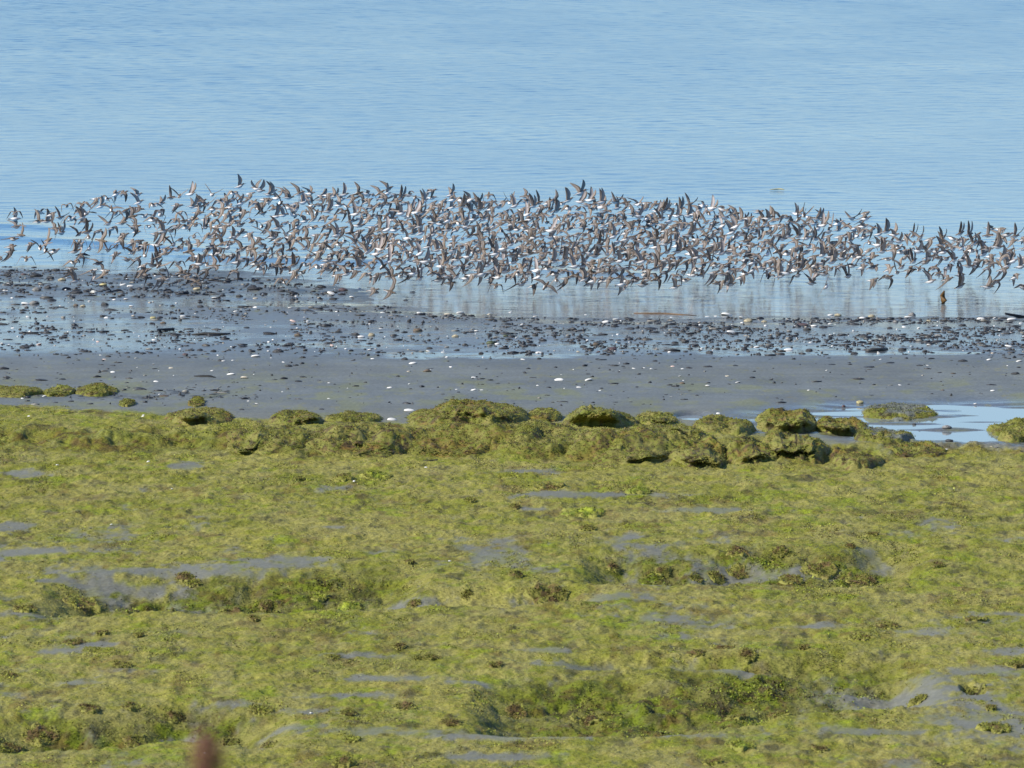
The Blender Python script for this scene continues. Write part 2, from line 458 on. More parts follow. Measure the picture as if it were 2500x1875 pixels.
def build_sea():
    xs = np.unique(np.concatenate([-np.geomspace(9, 4000, 22), np.arange(-9, 9, 0.045), np.geomspace(9, 4000, 22)]))
    ys = np.unique(np.concatenate([np.arange(70.5, 92, 0.05), np.arange(92, 140, 0.075), np.linspace(140, 200, 60), np.geomspace(200, 15000, 26)]))
    X, Y = np.meshgrid(xs, ys); x, y = X.ravel(), Y.ravel()
    z = sea_z(x, y) 
    nx, ny = len(xs), len(ys)
    i = np.arange(nx * ny).reshape(ny, nx)
    f = np.stack([i[:-1, :-1], i[:-1, 1:], i[1:, 1:], i[1:, :-1]], -1).reshape(-1, 4)
    rgh = 0.09 + 0.050 * sm(76, 92, y) + 0.03 * sm(95, 130, y)
    rgh = rgh * (0.8 + 0.4 * fbm(x * 0.5, y * 0.35, 98, 4))
    me = mesh_np("water", np.stack([x, y, z], -1), f, None, {"rough": rgh, "shallow": 1 - sm(74.0, 79.0, y + 1.5 * (fbm(x * 0.6, y * 0.6, 99, 3) - 0.5))}, M_WATER)
    o = link("sea_water", me, kind="structure")
    tag(o, "rippled pale blue sea beyond the mudflat", "water")
build_sea()
def sheet(name, cx, cy, rx, ry, label):
    n = 48
    v = [(cx, cy, POOL_Z)] + [(cx + rx * math.cos(t * 2 * math.pi / n), cy + ry * math.sin(t * 2 * math.pi / n), POOL_Z) for t in range(n)]
    f = np.array([(0, 1 + t, 1 + (t + 1) % n) for t in range(n)])
    me = mesh_np(name, np.array(v), f, None, None, M_POOL)
    tag(link(name, me, kind="structure"), label, "water")
sheet("tide_pool", POOL_C[0] + 0.25, POOL_C[1], 2.0, 1.7, "still bright tide pool among green mounds")
sheet("tide_pool", POOL2[0], POOL2[1], 0.2, 0.42, "small bright pool in a gap between mounds")

# ------------------------------------------------------------------ seaweed tufts on the flat (nobody could count them)
def blade_batch(px, py, pz, nx_, ny_, nz_, size, col, rng, curl=0.6):
    """one curled three-quad blade at each point; arrays -> verts, faces, cols"""
    n = len(px)
    az = rng.uniform(0, 2 * math.pi, n)
    ln = size * rng.uniform(0.6, 1.5, n); wd = size * rng.uniform(0.22, 0.5, n)
    lift = rng.uniform(0.15, 0.9, n)
    dx, dy = np.cos(az), np.sin(az)
    sx, sy = -dy, dx
    V = np.zeros((n, 8, 3)); 
    prof = [(0.0, 0.0), (0.35, 0.55), (0.75, 0.75), (1.05, 0.45)]
    for k, (f, h) in enumerate(prof):
        w = wd * (1.0 - 0.22 * k)
        bx = px + dx * ln * f + nx_ * ln * h * lift; by = py + dy * ln * f + ny_ * ln * h * lift
        bz = pz + nz_ * ln * h * lift * (1 if k < 3 else 0.75)
        for s, j in ((-1, 0), (1, 1)):
            V[:, 2 * k + j, 0] = bx + s * sx * w; V[:, 2 * k + j, 1] = by + s * sy * w
            V[:, 2 * k + j, 2] = bz + s * w * 0.25 * rng.uniform(-1, 1, n)
    base = (np.arange(n) * 8)[:, None]
    F = np.concatenate([base + np.array([2 * k, 2 * k + 1, 2 * k + 3, 2 * k + 2]) for k in range(3)], 0)
    return V.reshape(-1, 3), F, np.repeat(col, 8, 0)

def build_tufts():
    rng = np.random.RandomState(5)
    n = 1500000
    x = rng.uniform(-5.2, 5.2, n); y = rng.uniform(42.5, 66.0, n)
    vis = np.abs(x) < y * 0.066 + 0.9
    x, y = x[vis], y[vis]
    a = algae(x, y)
    clump = fbm(x * 4.5, y * 1.8, 101, 4, 0.6)
    yb = yl(L_BASE, x); face = sm(-0.15, 0.1, y - yb) * (1 - sm(0.6, 1.0, y - yb))
    dens = sm(0.03, 0.7, a) * np.clip(0.42 + 0.5 * sm(0.45, 0.66, clump) + 0.3 * face, 0, 1)
    keep = rng.uniform(0, 1, len(x)) < dens
    x, y, clump, face = x[keep], y[keep], clump[keep], face[keep]
    z = height(x, y)
    col, _w, _a = cover_color(x, y)
    t = rng.uniform(0, 1, len(x))
    pick = np.where((t < 0.30)[:, None], OLIVE, np.where((t < 0.50)[:, None], GREEN, np.where((t < 0.68)[:, None], LIME, np.where((t < 0.85)[:, None], BROWN, DARK))))
    mixf = (0.25 + 0.15 * sm(0.52, 0.68, clump) + 0.2 * swale(x, y))[:, None]
    col = ((1 - mixf) * col + mixf * pick) * rng.uniform(0.45, 1.60, (len(x), 1))
    size = 0.005 + 0.006 * rng.uniform(0, 1, len(x)) ** 2 + 0.004 * sm(0.56, 0.72, clump) + 0.004 * swale(x, y)
    V, F, Cc = blade_batch(x, y, z - 0.003, 0 * x, 0 * x, 0 * x + 1, size, col, rng)
    me = mesh_np("seaweed", V, F, Cc, None, M_ALGAE)
    o = link("seaweed", me, kind="stuff")
    tag(o, "green and brown seaweed strewn over the tidal flat", "seaweed")
build_tufts()

# ------------------------------------------------------------------ icosphere bases
def ico(sub):
    bm = bmesh.new(); bmesh.ops.create_icosphere(bm, subdivisions=sub, radius=1.0)
    v = np.array([p.co[:] for p in bm.verts]); f = np.array([[q.index for q in p.verts] for p in bm.faces]); bm.free()
    return v, f
ICO1, ICO2, ICO3, ICO4, ICO5 = ico(1), ico(2), ico(3), ico(5), ico(6)
def n3(v, s, seed, octv=4):
    return (fbm(v[:, 0] * s + 11.3 + v[:, 2] * s * 0.7, v[:, 1] * s + 5.1 - v[:, 2] * s * 0.6, seed, octv) + fbm(v[:, 2] * s * 1.1 + 2.7, v[:, 0] * s * 0.9 + v[:, 1] * s * 0.4, seed + 3, octv)) * 0.5 - 0.5

# ------------------------------------------------------------------ seaweed covered mounds
MOUNDS = [  # u0, u1, v_top, v_base, depth (m), tone, undercut, label
    (-60, 100, 946, 968, 0.55, 0.3, 0.2, "low lumpy green mound on the mud, leftmost of all the mounds"),
    (95, 182, 946, 966, 0.5, 0.2, 0.5, "small dark-ended green mound between two other low mounds on the mud"),
    (180, 288, 939, 964, 0.55, 0.2, 0.3, "rounded green mound tapering to its right end on the bare mud"),
    (285, 330, 979, 992, 0.4, 0.0, 0.1, "tiny bright green hump in the dark grit in front of the mud"),
    (455, 500, 974, 992, 0.4, 0.5, 0.1, "tiny brownish hump at the right end of the dark grit"),
    (395, 575, 996, 1040, 0.8, 0.8, 0.9, "mound with orange-brown hollow front above the smooth seaweed slope"),
    (655, 790, 1012, 1046, 0.7, 0.6, 0.8, "low mound with a small brown cave in its front"),
    (780, 930, 1016, 1036, 0.6, 0.2, 0.2, "long flat green ridge lying beside the bare mud gap"),
    (985, 1290, 988, 1046, 1.0, 0.55, 0.3, "broadest mound, rust-topped, right of the two white shells"),
    (1275, 1375, 1002, 1032, 0.6, 0.5, 0.3, "small brown-topped knob between the two biggest mounds"),
    (1375, 1560, 990, 1056, 0.9, 0.25, 0.9, "big dark green mound with a black cave at its lower front"),
    (1550, 1665, 1012, 1040, 0.6, 0.3, 0.4, "low green mound left of the small bright pool"),
    (1690, 1850, 1022, 1064, 0.8, 0.35, 0.6, "bumpy green mound right of the small bright pool"),
    (1845, 2010, 988, 1046, 0.9, 0.45, 0.6, "high rounded mound at the near left corner of the tide pool"),
    (1985, 2130, 1006, 1048, 0.7, 0.7, 0.9, "brown mound with overhanging dark front in the middle of the mounds"),
    (2105, 2300, 984, 1012, 0.7, 0.1, 0.3, "flat green mound with wet grey middle standing in the tide pool"),
    (2085, 2235, 1046, 1084, 0.8, 0.15, 0.3, "grey-topped wet mound sloping into the tide pool"),
    (2415, 2600, 1014, 1064, 0.9, 0.1, 0.2, "bright green dome-shaped mound, rightmost, beside the tide pool"),
    (1640, 1790, 1080, 1136, 0.7, 0.6, 0.8, "front mound with steep shaded side, third from the tide pool"),
    (1780, 1905, 1072, 1128, 0.7, 0.5, 0.7, "small front mound wedged between two larger front mounds"),
    (1860, 2035, 1052, 1118, 0.8, 0.5, 0.95, "front mound hiding the widest black cave"),
    (2030, 2165, 1092, 1140, 0.7, 0.85, 0.3, "orange-tinged front mound at the edge of the flat"),
    (1150, 1450, 1068, 1112, 1.0, 0.3, 0.3, "wide low front swell of seaweed below the cave mound"),
    (1370, 1650, 1088, 1126, 0.9, 0.45, 0.4, "wide front swell with brown flecks, second left of the steep front mound"),
    (1540, 1740, 1064, 1098, 0.8, 0.35, 0.4, "green swell behind the steep front mound"),
    (960, 1220, 1080, 1114, 0.9, 0.5, 0.3, "low brown-flecked front swell below the broadest mound"),
    (720, 1030, 1072, 1112, 1.0, 0.8, 0.3, "rusty red-brown front swell, reddest of the seaweed banks"),
    (540, 780, 1068, 1108, 0.9, 0.3, 0.5, "dark green front swell left of the rusty swell"),
    (2160, 2330, 1088, 1112, 0.6, 0.6, 0.2, "low brownish ridge between the flat and the tide pool stones"),
]
def cap(rx, ry, hgt, cut, seed, nr=46, ns=150, lump=1.0, ragged=0.45):
    """a low lumpy bank: polar sheet that dips under the ground at its rim; its front may lean out over a hollow"""
    rr = np.linspace(0, 1, nr + 1)[1:] ** 0.8
    aa = np.arange(ns) * 2 * np.pi / ns
    Q, A = np.meshgrid(rr, aa, indexing='ij'); q = Q.ravel(); a = A.ravel()
    q = np.concatenate([[0.0], q]); a = np.concatenate([[0.0], a])
    rim = 1 + ragged * (fbm(np.cos(a) * 1.3 * (1 + ragged) + seed, np.sin(a) * 1.3 * (1 + ragged) + 5, seed, 4) - 0.5)
    x = q * np.cos(a) * rx * rim; y = q * np.sin(a) * ry * rim
    big = fbm(x / max(rx, .12) * 1.6 + seed, y / max(ry, .2) * 1.3, seed + 1, 3)
    med = fbm(x * 9 + seed, y * 5, seed + 2, 4); fin = fbm(x * 30 + seed, y * 16, seed + 3, 3)
    prof = np.clip(1 - q * q, 0, 1) ** 0.62
    z = prof * (0.58 + 0.62 * sm(0.25, 0.72, big)) * hgt + prof ** 0.5 * lump * (0.055 * (med - 0.5) + 0.036 * (fin - 0.5)) * min(1, hgt / 0.1) - 0.06 * sm(0.72, 1.0, q)
    cv = fbm(x * 4.0 + seed * 1.7, x * 0 + 3.0, seed + 4, 3)
    front = np.clip(-np.sin(a), 0, 1)
    hn = np.clip(z / max(hgt, 1e-3), 0, 1.3)
    y = y - cut * ry * 0.55 * sm(0.42, 0.60, cv) * sm(0.25, 0.95, hn) * sm(0.1, 0.6, front)
    i = np.arange(nr * ns).reshape(nr, ns) + 1
    F = np.stack([i[:-1], np.roll(i[:-1], -1, 1), np.roll(i[1:], -1, 1), i[1:]], -1).reshape(-1, 4)[:, ::-1]
    T = np.stack([np.zeros(ns, int), i[0], np.roll(i[0], -1)], -1)
    V = np.stack([x, y, z], -1)
    N = np.zeros_like(V)
    e1 = V[F[:, 1]] - V[F[:, 0]]; e2 = V[F[:, 3]] - V[F[:, 0]]
    fn = np.cross(e1, e2)
    for k in range(4): np.add.at(N, F[:, k], fn)
    N[0] = (0, 0, 1); N /= np.linalg.norm(N, axis=1)[:, None] + 1e-12
    if N[:, 2].mean() < 0: N = -N; F = F[:, ::-1]
    else: T = T
    return V, F, T, N, q
def weed_coat(V, N, q, n, col, rng, s0, s1, mix=0.38):
    pk = rng.randint(0, len(V), n * 2); pk = pk[(q[pk] < 0.97) & (rng.uniform(0, 1, len(pk)) < 0.25 + q[pk])][:n]
    t = rng.uniform(0, 1, len(pk))
    bc = (1 - mix) * col[pk] + mix * np.where((t < 0.40)[:, None], OLIVE, np.where((t < 0.58)[:, None], GREEN, np.where((t < 0.64)[:, None], LIME, np.where((t < 0.88)[:, None], BROWN, DARK))))
    bc = bc * rng.uniform(0.7, 1.25, (len(pk), 1))
    p = V[pk] + rng.normal(0, 0.006, (len(pk), 3)) * np.array([1, 1, 0.2])
    return blade_batch(p[:, 0], p[:, 1], p[:, 2], N[pk, 0], N[pk, 1], N[pk, 2], s0 + (s1 - s0) * rng.uniform(0, 1, len(pk)) ** 1.5, bc, rng)
def weed_color(V, seed, tone, label):
    x, y = V[:, 0], V[:, 1] + V[:, 2] * 1.5
    g1 = fbm(x * 3.5 + seed, y * 2.5, seed + 5, 4); g2 = fbm(x * 13 + seed, y * 8, seed + 6, 4, 0.6); g3 = fbm(x * 30, y * 18 + seed, seed + 7, 3, 0.6)
    c = np.broadcast_to(TAN * 0.78, (len(V), 3)) * 1.0
    c = lerp3(c, OLIVE * 0.78, sm(0.40, 0.58, g1))
    c = lerp3(c, GREEN * 0.75, (0.65 - 0.4 * tone) * sm(0.46, 0.60, g2 * 0.6 + (1 - g1) * 0.4))
    c = lerp3(c, BROWN * 1.1, (0.45 + 0.5 * tone) * sm(0.50, 0.62, g2 * 0.5 + g3 * 0.5))
    c = lerp3(c, RUST * 0.9, 0.5 * tone * sm(0.54, 0.66, g1 * 0.6 + g3 * 0.4))
    c = lerp3(c, DARK, 0.75 * sm(0.57, 0.68, g2 * 0.65 + g3 * 0.35))
    if "grey" in label: c = lerp3(c, MUDC, sm(0.52, 0.60, 1 - g1) * 0.85)
    return c
def build_mound(i, u0, u1, vt, vb, dep, tone, cut, label):
    x, y = at(0.5 * (u0 + u1), vb, 0.1)
    k = px_m(y); seed = 300 + i * 53
    rx = 0.56 * (u1 - u0) / k
    hgt = (vb - vt) / k * (0.40 if vb > 1095 else 0.58)
    g0 = gz(x, y - 0.1)
    zb = g0 if g0 < 0.2 else 0.12
    V, F, T, N, q = cap(rx, dep * 0.9, hgt, cut, seed)
    yc = y + dep * 0.5
    V[:, 2] += np.clip(height(V[:, 0] + x, V[:, 1] + yc) - zb, -0.03, 0.16)
    c = weed_color(V, seed, tone, label)
    rng = np.random.RandomState(900 + i * 7)
    bv, bf, bc = weed_coat(V, N, q, int(9000 * rx * dep * 2.2) + 400, c, rng, 0.005, 0.013)
    me = mesh_np("algae_mound", np.concatenate([V, bv]), [F, bf + len(V), T], np.concatenate([c, bc]), None, M_ALGAE)
    return link("algae_mound", me, label, "mound", "seaweed-covered mounds along the mud edge", None, (x, y + dep * 0.5, zb))
for i, m in enumerate(MOUNDS):
    build_mound(i, *m)

# ------------------------------------------------------------------ loose heaps of wrack on the flat
CLUMPS = [(840, 1168, 60, 'o'), (730, 1172, 26, 'd'), (920, 1162, 80, 'g'), (1340, 1190, 80, 'b'), (1258, 1238, 30, 'd'), (1430, 1250, 110, 'g'), (1560, 1200, 70, 'g'), (1435, 1293, 50, 'd'), (1150, 1222, 34, 'o'),
    (1000, 1374, 30, 'd'), (450, 1412, 50, 'd'), (470, 1424, 44, 'o'), (1620, 1396, 40, 'd'), (1500, 1388, 34, 'b'), (1260, 1406, 40, 'd'), (1330, 1456, 90, 'd'), (1360, 1452, 60, 'd'), (1140, 1448, 26, 'd'), (1010, 1474, 40, 'd'),
    (780, 1458, 50, 'g'), (850, 1484, 70, 'g'), (560, 1496, 56, 'd'), (650, 1480, 36, 'd'), (620, 1512, 30, 'd'), (60, 1488, 60, 'b'), (200, 1478, 90, 'b'), (1800, 1404, 60, 'd'), (1700, 1410, 36, 'd'), (1750, 1412, 46, 'd'), (2000, 1392, 90, 'd'),
    (2100, 1420, 80, 'b'), (1930, 1418, 60, 'd'), (2130, 1304, 30, 'b'), (2075, 1336, 30, 'd'), (1800, 1346, 60, 'b'), (1905, 1350, 40, 'd'), (2290, 1382, 34, 'd'), (2170, 1530, 50, 'd'), (2100, 1556, 60, 'b'), (2380, 1514, 60, 'b'),
    (1765, 1584, 60, 'b'), (1700, 1596, 50, 'b'), (1825, 1600, 50, 'd'), (1960, 1584, 30, 'd'), (1020, 1610, 26, 'd'), (1050, 1608, 44, 'd'), (810, 1606, 40, 'd'), (975, 1580, 34, 'd'), (1210, 1624, 40, 'd'), (990, 1728, 60, 'd'), (850, 1742, 40, 'd'),
    (1100, 1766, 50, 'd'), (640, 1736, 60, 'o'), (430, 1756, 50, 'd'), (330, 1812, 60, 'd'), (100, 1800, 90, 'd'), (30, 1830, 50, 'd'), (650, 1828, 50, 'd'), (560, 1820, 44, 'd'), (1430, 1762, 80, 'b'), (1260, 1744, 60, 'b'), (1800, 1752, 60, 'd'),
    (1900, 1746, 60, 'b'), (2240, 1712, 50, 'd'), (2374, 1700, 60, 'k'), (2480, 1624, 50, 'd'), (2420, 1732, 30, 'd'), (2000, 1832, 40, 'd'), (1740, 1862, 50, 'o'), (1810, 1824, 80, 'g'), (2430, 1780, 90, 'o'), (220, 1732, 60, 'd'), (320, 1728, 44, 'd'),
    (180, 1570, 60, 'd'), (250, 1552, 34, 'd'), (340, 1554, 26, 'd'), (20, 1650, 40, 'b'), (300, 1626, 50, 'd'), (840, 1865, 60, 'o'), (860, 1810, 50, 'g')]
WPH = {'o': ("olive", OLIVE, BROWN), 'd': ("dark brown", BROWN * 0.95, OLIVE * 0.55), 'g': ("bright green", GREEN, LIME), 'b': ("brown", BROWN, OLIVE), 'k': ("black", DARK * 0.5, DARK * 0.4)}
def build_clumps():
    rows = {}
    for i, (u, v, w, t) in enumerate(CLUMPS):
        x, y, z = on_ground(u, v); k = px_m(y); r = 0.5 * w / k
        rng = np.random.RandomState(4000 + i)
        V, F, T, N, q = cap(r * 1.2, r * 1.9 + 0.04, 0.008 + 0.10 * r, 0.1, 5000 + i * 11, 22, 72, 3.4, 0.9)
        V[:, 2] += height(V[:, 0] + x, V[:, 1] + y) - z
        A, B = WPH[t][1], WPH[t][2]
        g = fbm(V[:, 0] * 20 + i, V[:, 1] * 10, 77 + i, 3, 0.6)
        c = lerp3(lerp3(np.broadcast_to(A, V.shape), OLIVE, 0.7 * sm(0.40, 0.55, g)), B, sm(0.54, 0.66, g))
        c = lerp3(c, 0.5 * TAN + 0.5 * OLIVE, 0.9 * sm(0.35, 0.85, q + 0.8 * (g - 0.5)))
        bv, bf, bc = weed_coat(V, N, q, int(300 + 7000 * r), c, rng, 0.005, 0.014, 0.35)
        me = mesh_np("seaweed_clump", np.concatenate([V, bv]), [F, bf + len(V), T], np.concatenate([c, bc]), None, M_ALGAE)
        sz = "big" if w >= 80 else "mid-sized" if w >= 45 else "small"
        o = link("seaweed_clump", me, None, "seaweed", "loose heaps of seaweed on the flat", None, (x, y, z))
        # where: band of the flat counted from the raised bank, and side
        band = ("just below the raised bank" if v < 1300 else "along the upper hollow" if v < 1525 else "on the open middle flat" if v < 1640 else "near the lower edge")
        third = "left" if u < 833 else "centre" if u < 1667 else "right"
        rows.setdefault((sz, WPH[t][0], band, third), []).append((u, o))
    for (sz, cn, band, third), L in rows.items():
        L.sort(key=lambda q: q[0])
        for r_, (u, o) in enumerate(L):
            pos = "" if len(L) == 1 else (ORD[r_].strip() + " from left, " if r_ else "leftmost, ")
            o["label"] = f"{sz} {cn} seaweed heap, {pos}{band}, {third} third"
build_clumps()

# ------------------------------------------------------------------ landmarks of the shore (photo pixels), used in the labels
LAND = [("grey boulder", 85, 702), ("tan boulder", 152, 678), ("pale split rock", 229, 706), ("yellowish flat rock", 252, 690), ("mottled tan rock", 484, 702),
        ("black driftwood chip", 402, 806), ("round beige stone", 907, 814), ("brown flat stone", 1043, 904), ("black twin-lobed cobble", 1248, 819),
        ("two big white shells", 1400, 927), ("brown reed", 1590, 766), ("big shell on the strand line", 1775, 766), ("barnacled tan stone", 1829, 780),
        ("driftwood log", 2140, 856), ("grey capped stone", 2226, 765), ("black driftwood plank", 2470, 768), ("yellow pool-edge stone", 2099, 981), ("grey pool stone", 2311, 1042),
        ("long dark weed strip", 500, 920), ("cave mound", 1440, 1030), ("orange-fronted mound", 485, 1020), ("broadest mound", 1130, 1015), ("low left mounds", 140, 955),
        ("dark red cobble", 1495, 851), ("stacked dark stones", 690, 850), ("dark green stone", 1198, 835)]
def place_phrases(items):
    """items: list of (u, v). Returns one phrase each that says where it lies by the nearest landmark; no two alike."""
    buckets = {}
    for i, (u, v) in enumerate(items):
        best = min(LAND, key=lambda L: math.hypot(u - L[1], 2.2 * (v - L[2])) if math.hypot(u - L[1], 2.2 * (v - L[2])) > 6 else 1e9)
        du, dv = u - best[1], 2.2 * (v - best[2])
        d = ("left of" if du < 0 else "right of") if abs(du) > abs(dv) else ("beyond" if dv < 0 else "in front of")
        buckets.setdefault((best[0], d), []).append((math.hypot(du, dv), i))
    out = [None] * len(items)
    for (nm, d), L in buckets.items():
        for r, (_, i) in enumerate(sorted(L)):
            out[i] = f"{ORD[min(r, 17)]}closest {d} the {nm}"
    return out

# ------------------------------------------------------------------ shells
def shell_mesh(seed, col):
    """half clam shell lying cup down: fan of growth rings with a beak, a real thickness"""
    rr = random.Random(seed)
    nu, nv_ = 26, 9
    V = []; 
    for layer, off in ((0, 0.0), (1, -0.03)):
        for j in range(nv_ + 1):
            t = j / nv_
            for i in range(nu):
                a = 2 * math.pi * i / nu
                egg = 1.0 + 0.12 * math.cos(a - 1.2) + 0.03 * math.cos(3 * a + seed)
                rad = math.sin(t * math.pi / 2) 
                ridge = 1 + 0.015 * math.sin(t * 34)
                V.append((math.cos(a) * rad * egg * ridge * (1 + off), math.sin(a) * rad * 0.78 * egg * ridge * (1 + off) + 0.18 * (1 - t), (0.52 * math.cos(t * math.pi / 2) ** 0.8) * (1 + off * 2)))
    n1 = (nv_ + 1) * nu
    F = []
    for l in range(2):
        for j in range(nv_):
            for i in range(nu):
                a, b = l * n1 + j * nu + i, l * n1 + j * nu + (i + 1) % nu
                q = (a, a + nu, b + nu, b)
                F.append(q if l == 0 else q[::-1])
    for i in range(nu):
        a, b = nv_ * nu + i, nv_ * nu + (i + 1) % nu
        F.append((a, a + n1, b + n1, b))
    V = np.array(V); 
    t = np.tile(np.repeat(np.linspace(0, 1, nv_ + 1), nu), 2)
    c = np.broadcast_to(col, (len(V), 3)) * (0.86 + 0.14 * np.sin(t * 17 + seed))[:, None]
    return mesh_np("clam_shell", V, np.array(F), c, None, M_SHELL)
SHELL_W = [shell_mesh(s, C(0.70, 0.68, 0.63)) for s in (1, 2, 3)]
SHELL_P = shell_mesh(4, C(0.62, 0.45, 0.38)); SHELL_T = shell_mesh(5, C(0.45, 0.40, 0.30))
def Z(region, pts):
    x0, y0, s = region
    return [(x0 + p[0] / s, y0 + p[1] / s) + tuple(p[2:]) for p in pts]
RA, RB, RC_, RD = (0, 640, 3.456), (600, 640, 3.456), (1240, 740, 3.456), (1860, 740, 3.456)
# (zoom x, zoom y, width in zoom px, tone w/p/t)
SHELLS = Z(RA, [(330, 692, 48, 'p'), (1988, 412, 40), (950, 926, 42), (1315, 1006, 44), (1945, 946, 72), (1785, 914, 32), (1885, 832, 36), (1965, 826, 26),
    (375, 1131, 38), (752, 1129, 26), (1340, 1114, 26), (105, 552, 30), (1300, 652, 40), (1038, 186, 60), (1100, 200, 62), (1212, 186, 36), (1066, 311, 48), (962, 311, 36),
    (2150, 376, 44), (1815, 298, 62), (215, 350, 74), (65, 176, 30), (890, 77, 34), (776, 77, 36), (1757, 206, 34), (100, 298, 24), (850, 784, 26), (1145, 809, 22),
    (1300, 861, 30), (1442, 892, 42, 't'), (2065, 976, 66, 't'), (880, 817, 34, 'p'), (188, 1149, 26), (2155, 302, 46, 't'), (1110, 368, 44), (404, 452, 26), (232, 455, 30), (895, 465, 40),
    (1650, 430, 24), (1090, 1162, 26), (240, 1302, 26), (1205, 1303, 26), (2095, 1170, 24), (40, 236, 36), (1545, 455, 52), (510, 366, 26), (825, 668, 30, 'p'), (75, 690, 22)]) + \
  Z(RB, [(75, 376, 36), (377, 381, 44), (722, 263, 76), (896, 291, 42), (496, 461, 26), (402, 498, 62, 'p'), (1810, 419, 66), (1460, 420, 34), (1156, 419, 42), (2052, 433, 36, 't'),
    (170, 526, 28), (976, 629, 62), (86, 795, 78), (1046, 738, 40), (1540, 749, 40), (1662, 756, 34), (1410, 853, 66), (1070, 813, 36), (2122, 688, 48), (1466, 578, 32),
    (268, 738, 52, 'p'), (1922, 971, 40), (1920, 1079, 50), (1990, 1077, 32), (1215, 1059, 50), (1380, 1254, 92), (1236, 1334, 86), (1376, 1026, 30), (240, 1309, 36), (1780, 1074, 24),
    (700, 1151, 26), (318, 843, 28), (702, 1018, 24), (310, 1093, 20), (1945, 577, 36), (725, 698, 34, 'p'), (95, 1196, 40), (958, 217, 32), (620, 298, 36, 't'), (1700, 432, 54, 't'), (215, 806, 22), (1140, 556, 34)]) + \
  Z(RC_, [(15, 76, 50), (232, 105, 44), (820, 151, 66), (1680, 107, 46), (1751, 105, 34), (1850, 96, 102), (1972, 114, 40), (910, 127, 52), (262, 416, 58), (130, 475, 46), (595, 408, 36, 't'),
    (2100, 368, 52), (1882, 238, 76), (430, 648, 78), (682, 650, 68), (597, 708, 44), (775, 737, 24), (1472, 552, 28), (1210, 553, 28), (1062, 549, 34), (1390, 532, 36, 'p'), (1450, 614, 30),
    (1940, 669, 46), (1686, 698, 42), (1381, 788, 28), (1847, 614, 40, 't'), (1775, 930, 36), (1150, 543, 22), (1480, 651, 18), (250, 694, 22), (660, 94, 30), (1380, 112, 30), (120, 175, 30), (1545, 96, 26, 't')]) + \
  Z(RD, [(578, 94, 60), (600, 111, 40), (440, 192, 62), (226, 392, 78), (1236, 110, 72), (1846, 127, 66), (2110, 134, 90), (1962, 119, 34), (1322, 207, 32), (1020, 276, 34), (577, 169, 40),
    (410, 329, 36), (1412, 354, 46), (2086, 364, 72), (1917, 476, 44), (2170, 489, 52), (985, 421, 30), (1001, 473, 28), (1165, 691, 30), (392, 734, 24), (1950, 739, 44), (1800, 846, 28),
    (1546, 1218, 54), (1400, 523, 26), (1415, 549, 26), (2106, 244, 30), (920, 319, 44), (546, 566, 22), (1822, 1183, 24), (845, 119, 50), (222, 132, 42), (580, 262, 30), (2185, 165, 34), (1200, 196, 40), (300, 292, 26)])
ph = place_phrases([(s[0], s[1]) for s in SHELLS])
for i, s in enumerate(SHELLS):
    u, v, w = s[0], s[1], s[2] / 3.456
    tone = s[3] if len(s) > 3 else 'w'
    x, y, z = on_ground(u, v + 1)
    me = SHELL_P if tone == 'p' else SHELL_T if tone == 't' else SHELL_W[i % 3]
    sz = "large" if w > 19 else "mid-sized" if w > 12 else "small"
    nm = {'w': "white", 'p': "pinkish", 't': "tan"}[tone]
    o = link("clam_shell", me, f"{sz} {nm} clam shell, {ph[i]}", "shell", "clam shells strewn on the mud")
    r = 0.5 * w / px_m(y) * 1.05
    o.location = (x, y, z - 0.02 * r)
    o.scale = (r, r * R.uniform(0.7, 1.0), r * R.uniform(0.5, 0.95))
    o.rotation_euler = (R.gauss(0, 0.15) + 0.12, R.gauss(0, 0.18), R.uniform(-0.5, 0.5) + R.choice((0, math.pi)))
for u, v, w in ((362, 1130, 10), (140, 1138, 8), (420, 1195, 6), (272, 1283, 8), (1040, 1143, 8), (1098, 1372, 8), (1080, 1105, 8), (864, 1177, 8), (990, 1113, 7), (760, 1743, 10), (500, 1840, 7), (1560, 1802, 7), (350, 1016, 8)):
    x, y, z = on_ground(u, v)
    k = px_m(y)
    o = link("clam_shell", SHELL_W[int(u) % 3], None, "shell", "shells lying in the seaweed")
    far = {362: "white shell lying on smooth seaweed just below the bank, left part", 140: "white shell in the seaweed near the bank's left end",
           420: "tiny white shell in the seaweed a step nearer than the bank shells", 272: "tiny white shell in seaweed behind the long bare mud streak", 1040: "small white shell beside a bare mud gap below the bank",
           1098: "lone bright shell in the middle of the seaweed flat", 1080: "white shell at the foot of the rusty bank front", 864: "small white shell behind a green weed clump", 990: "white shell in the little mud gap at the bank's foot",
           760: "pale shell chip on the open mud among near seaweed", 500: "tiny pale chip in seaweed, nearest to the blurred plant", 1560: "tiny pale chip in the narrow wet mud streak, nearest shell",
           350: "small white chip on the smooth slope left of the orange-fronted mound"}[u]
    o["label"] = far
    r = 0.5 * w / k
    o.location = (x, y, z + 0.3 * r); o.scale = (r, r, r); o.rotation_euler = (0.2, 0.1, R.uniform(0, 6))

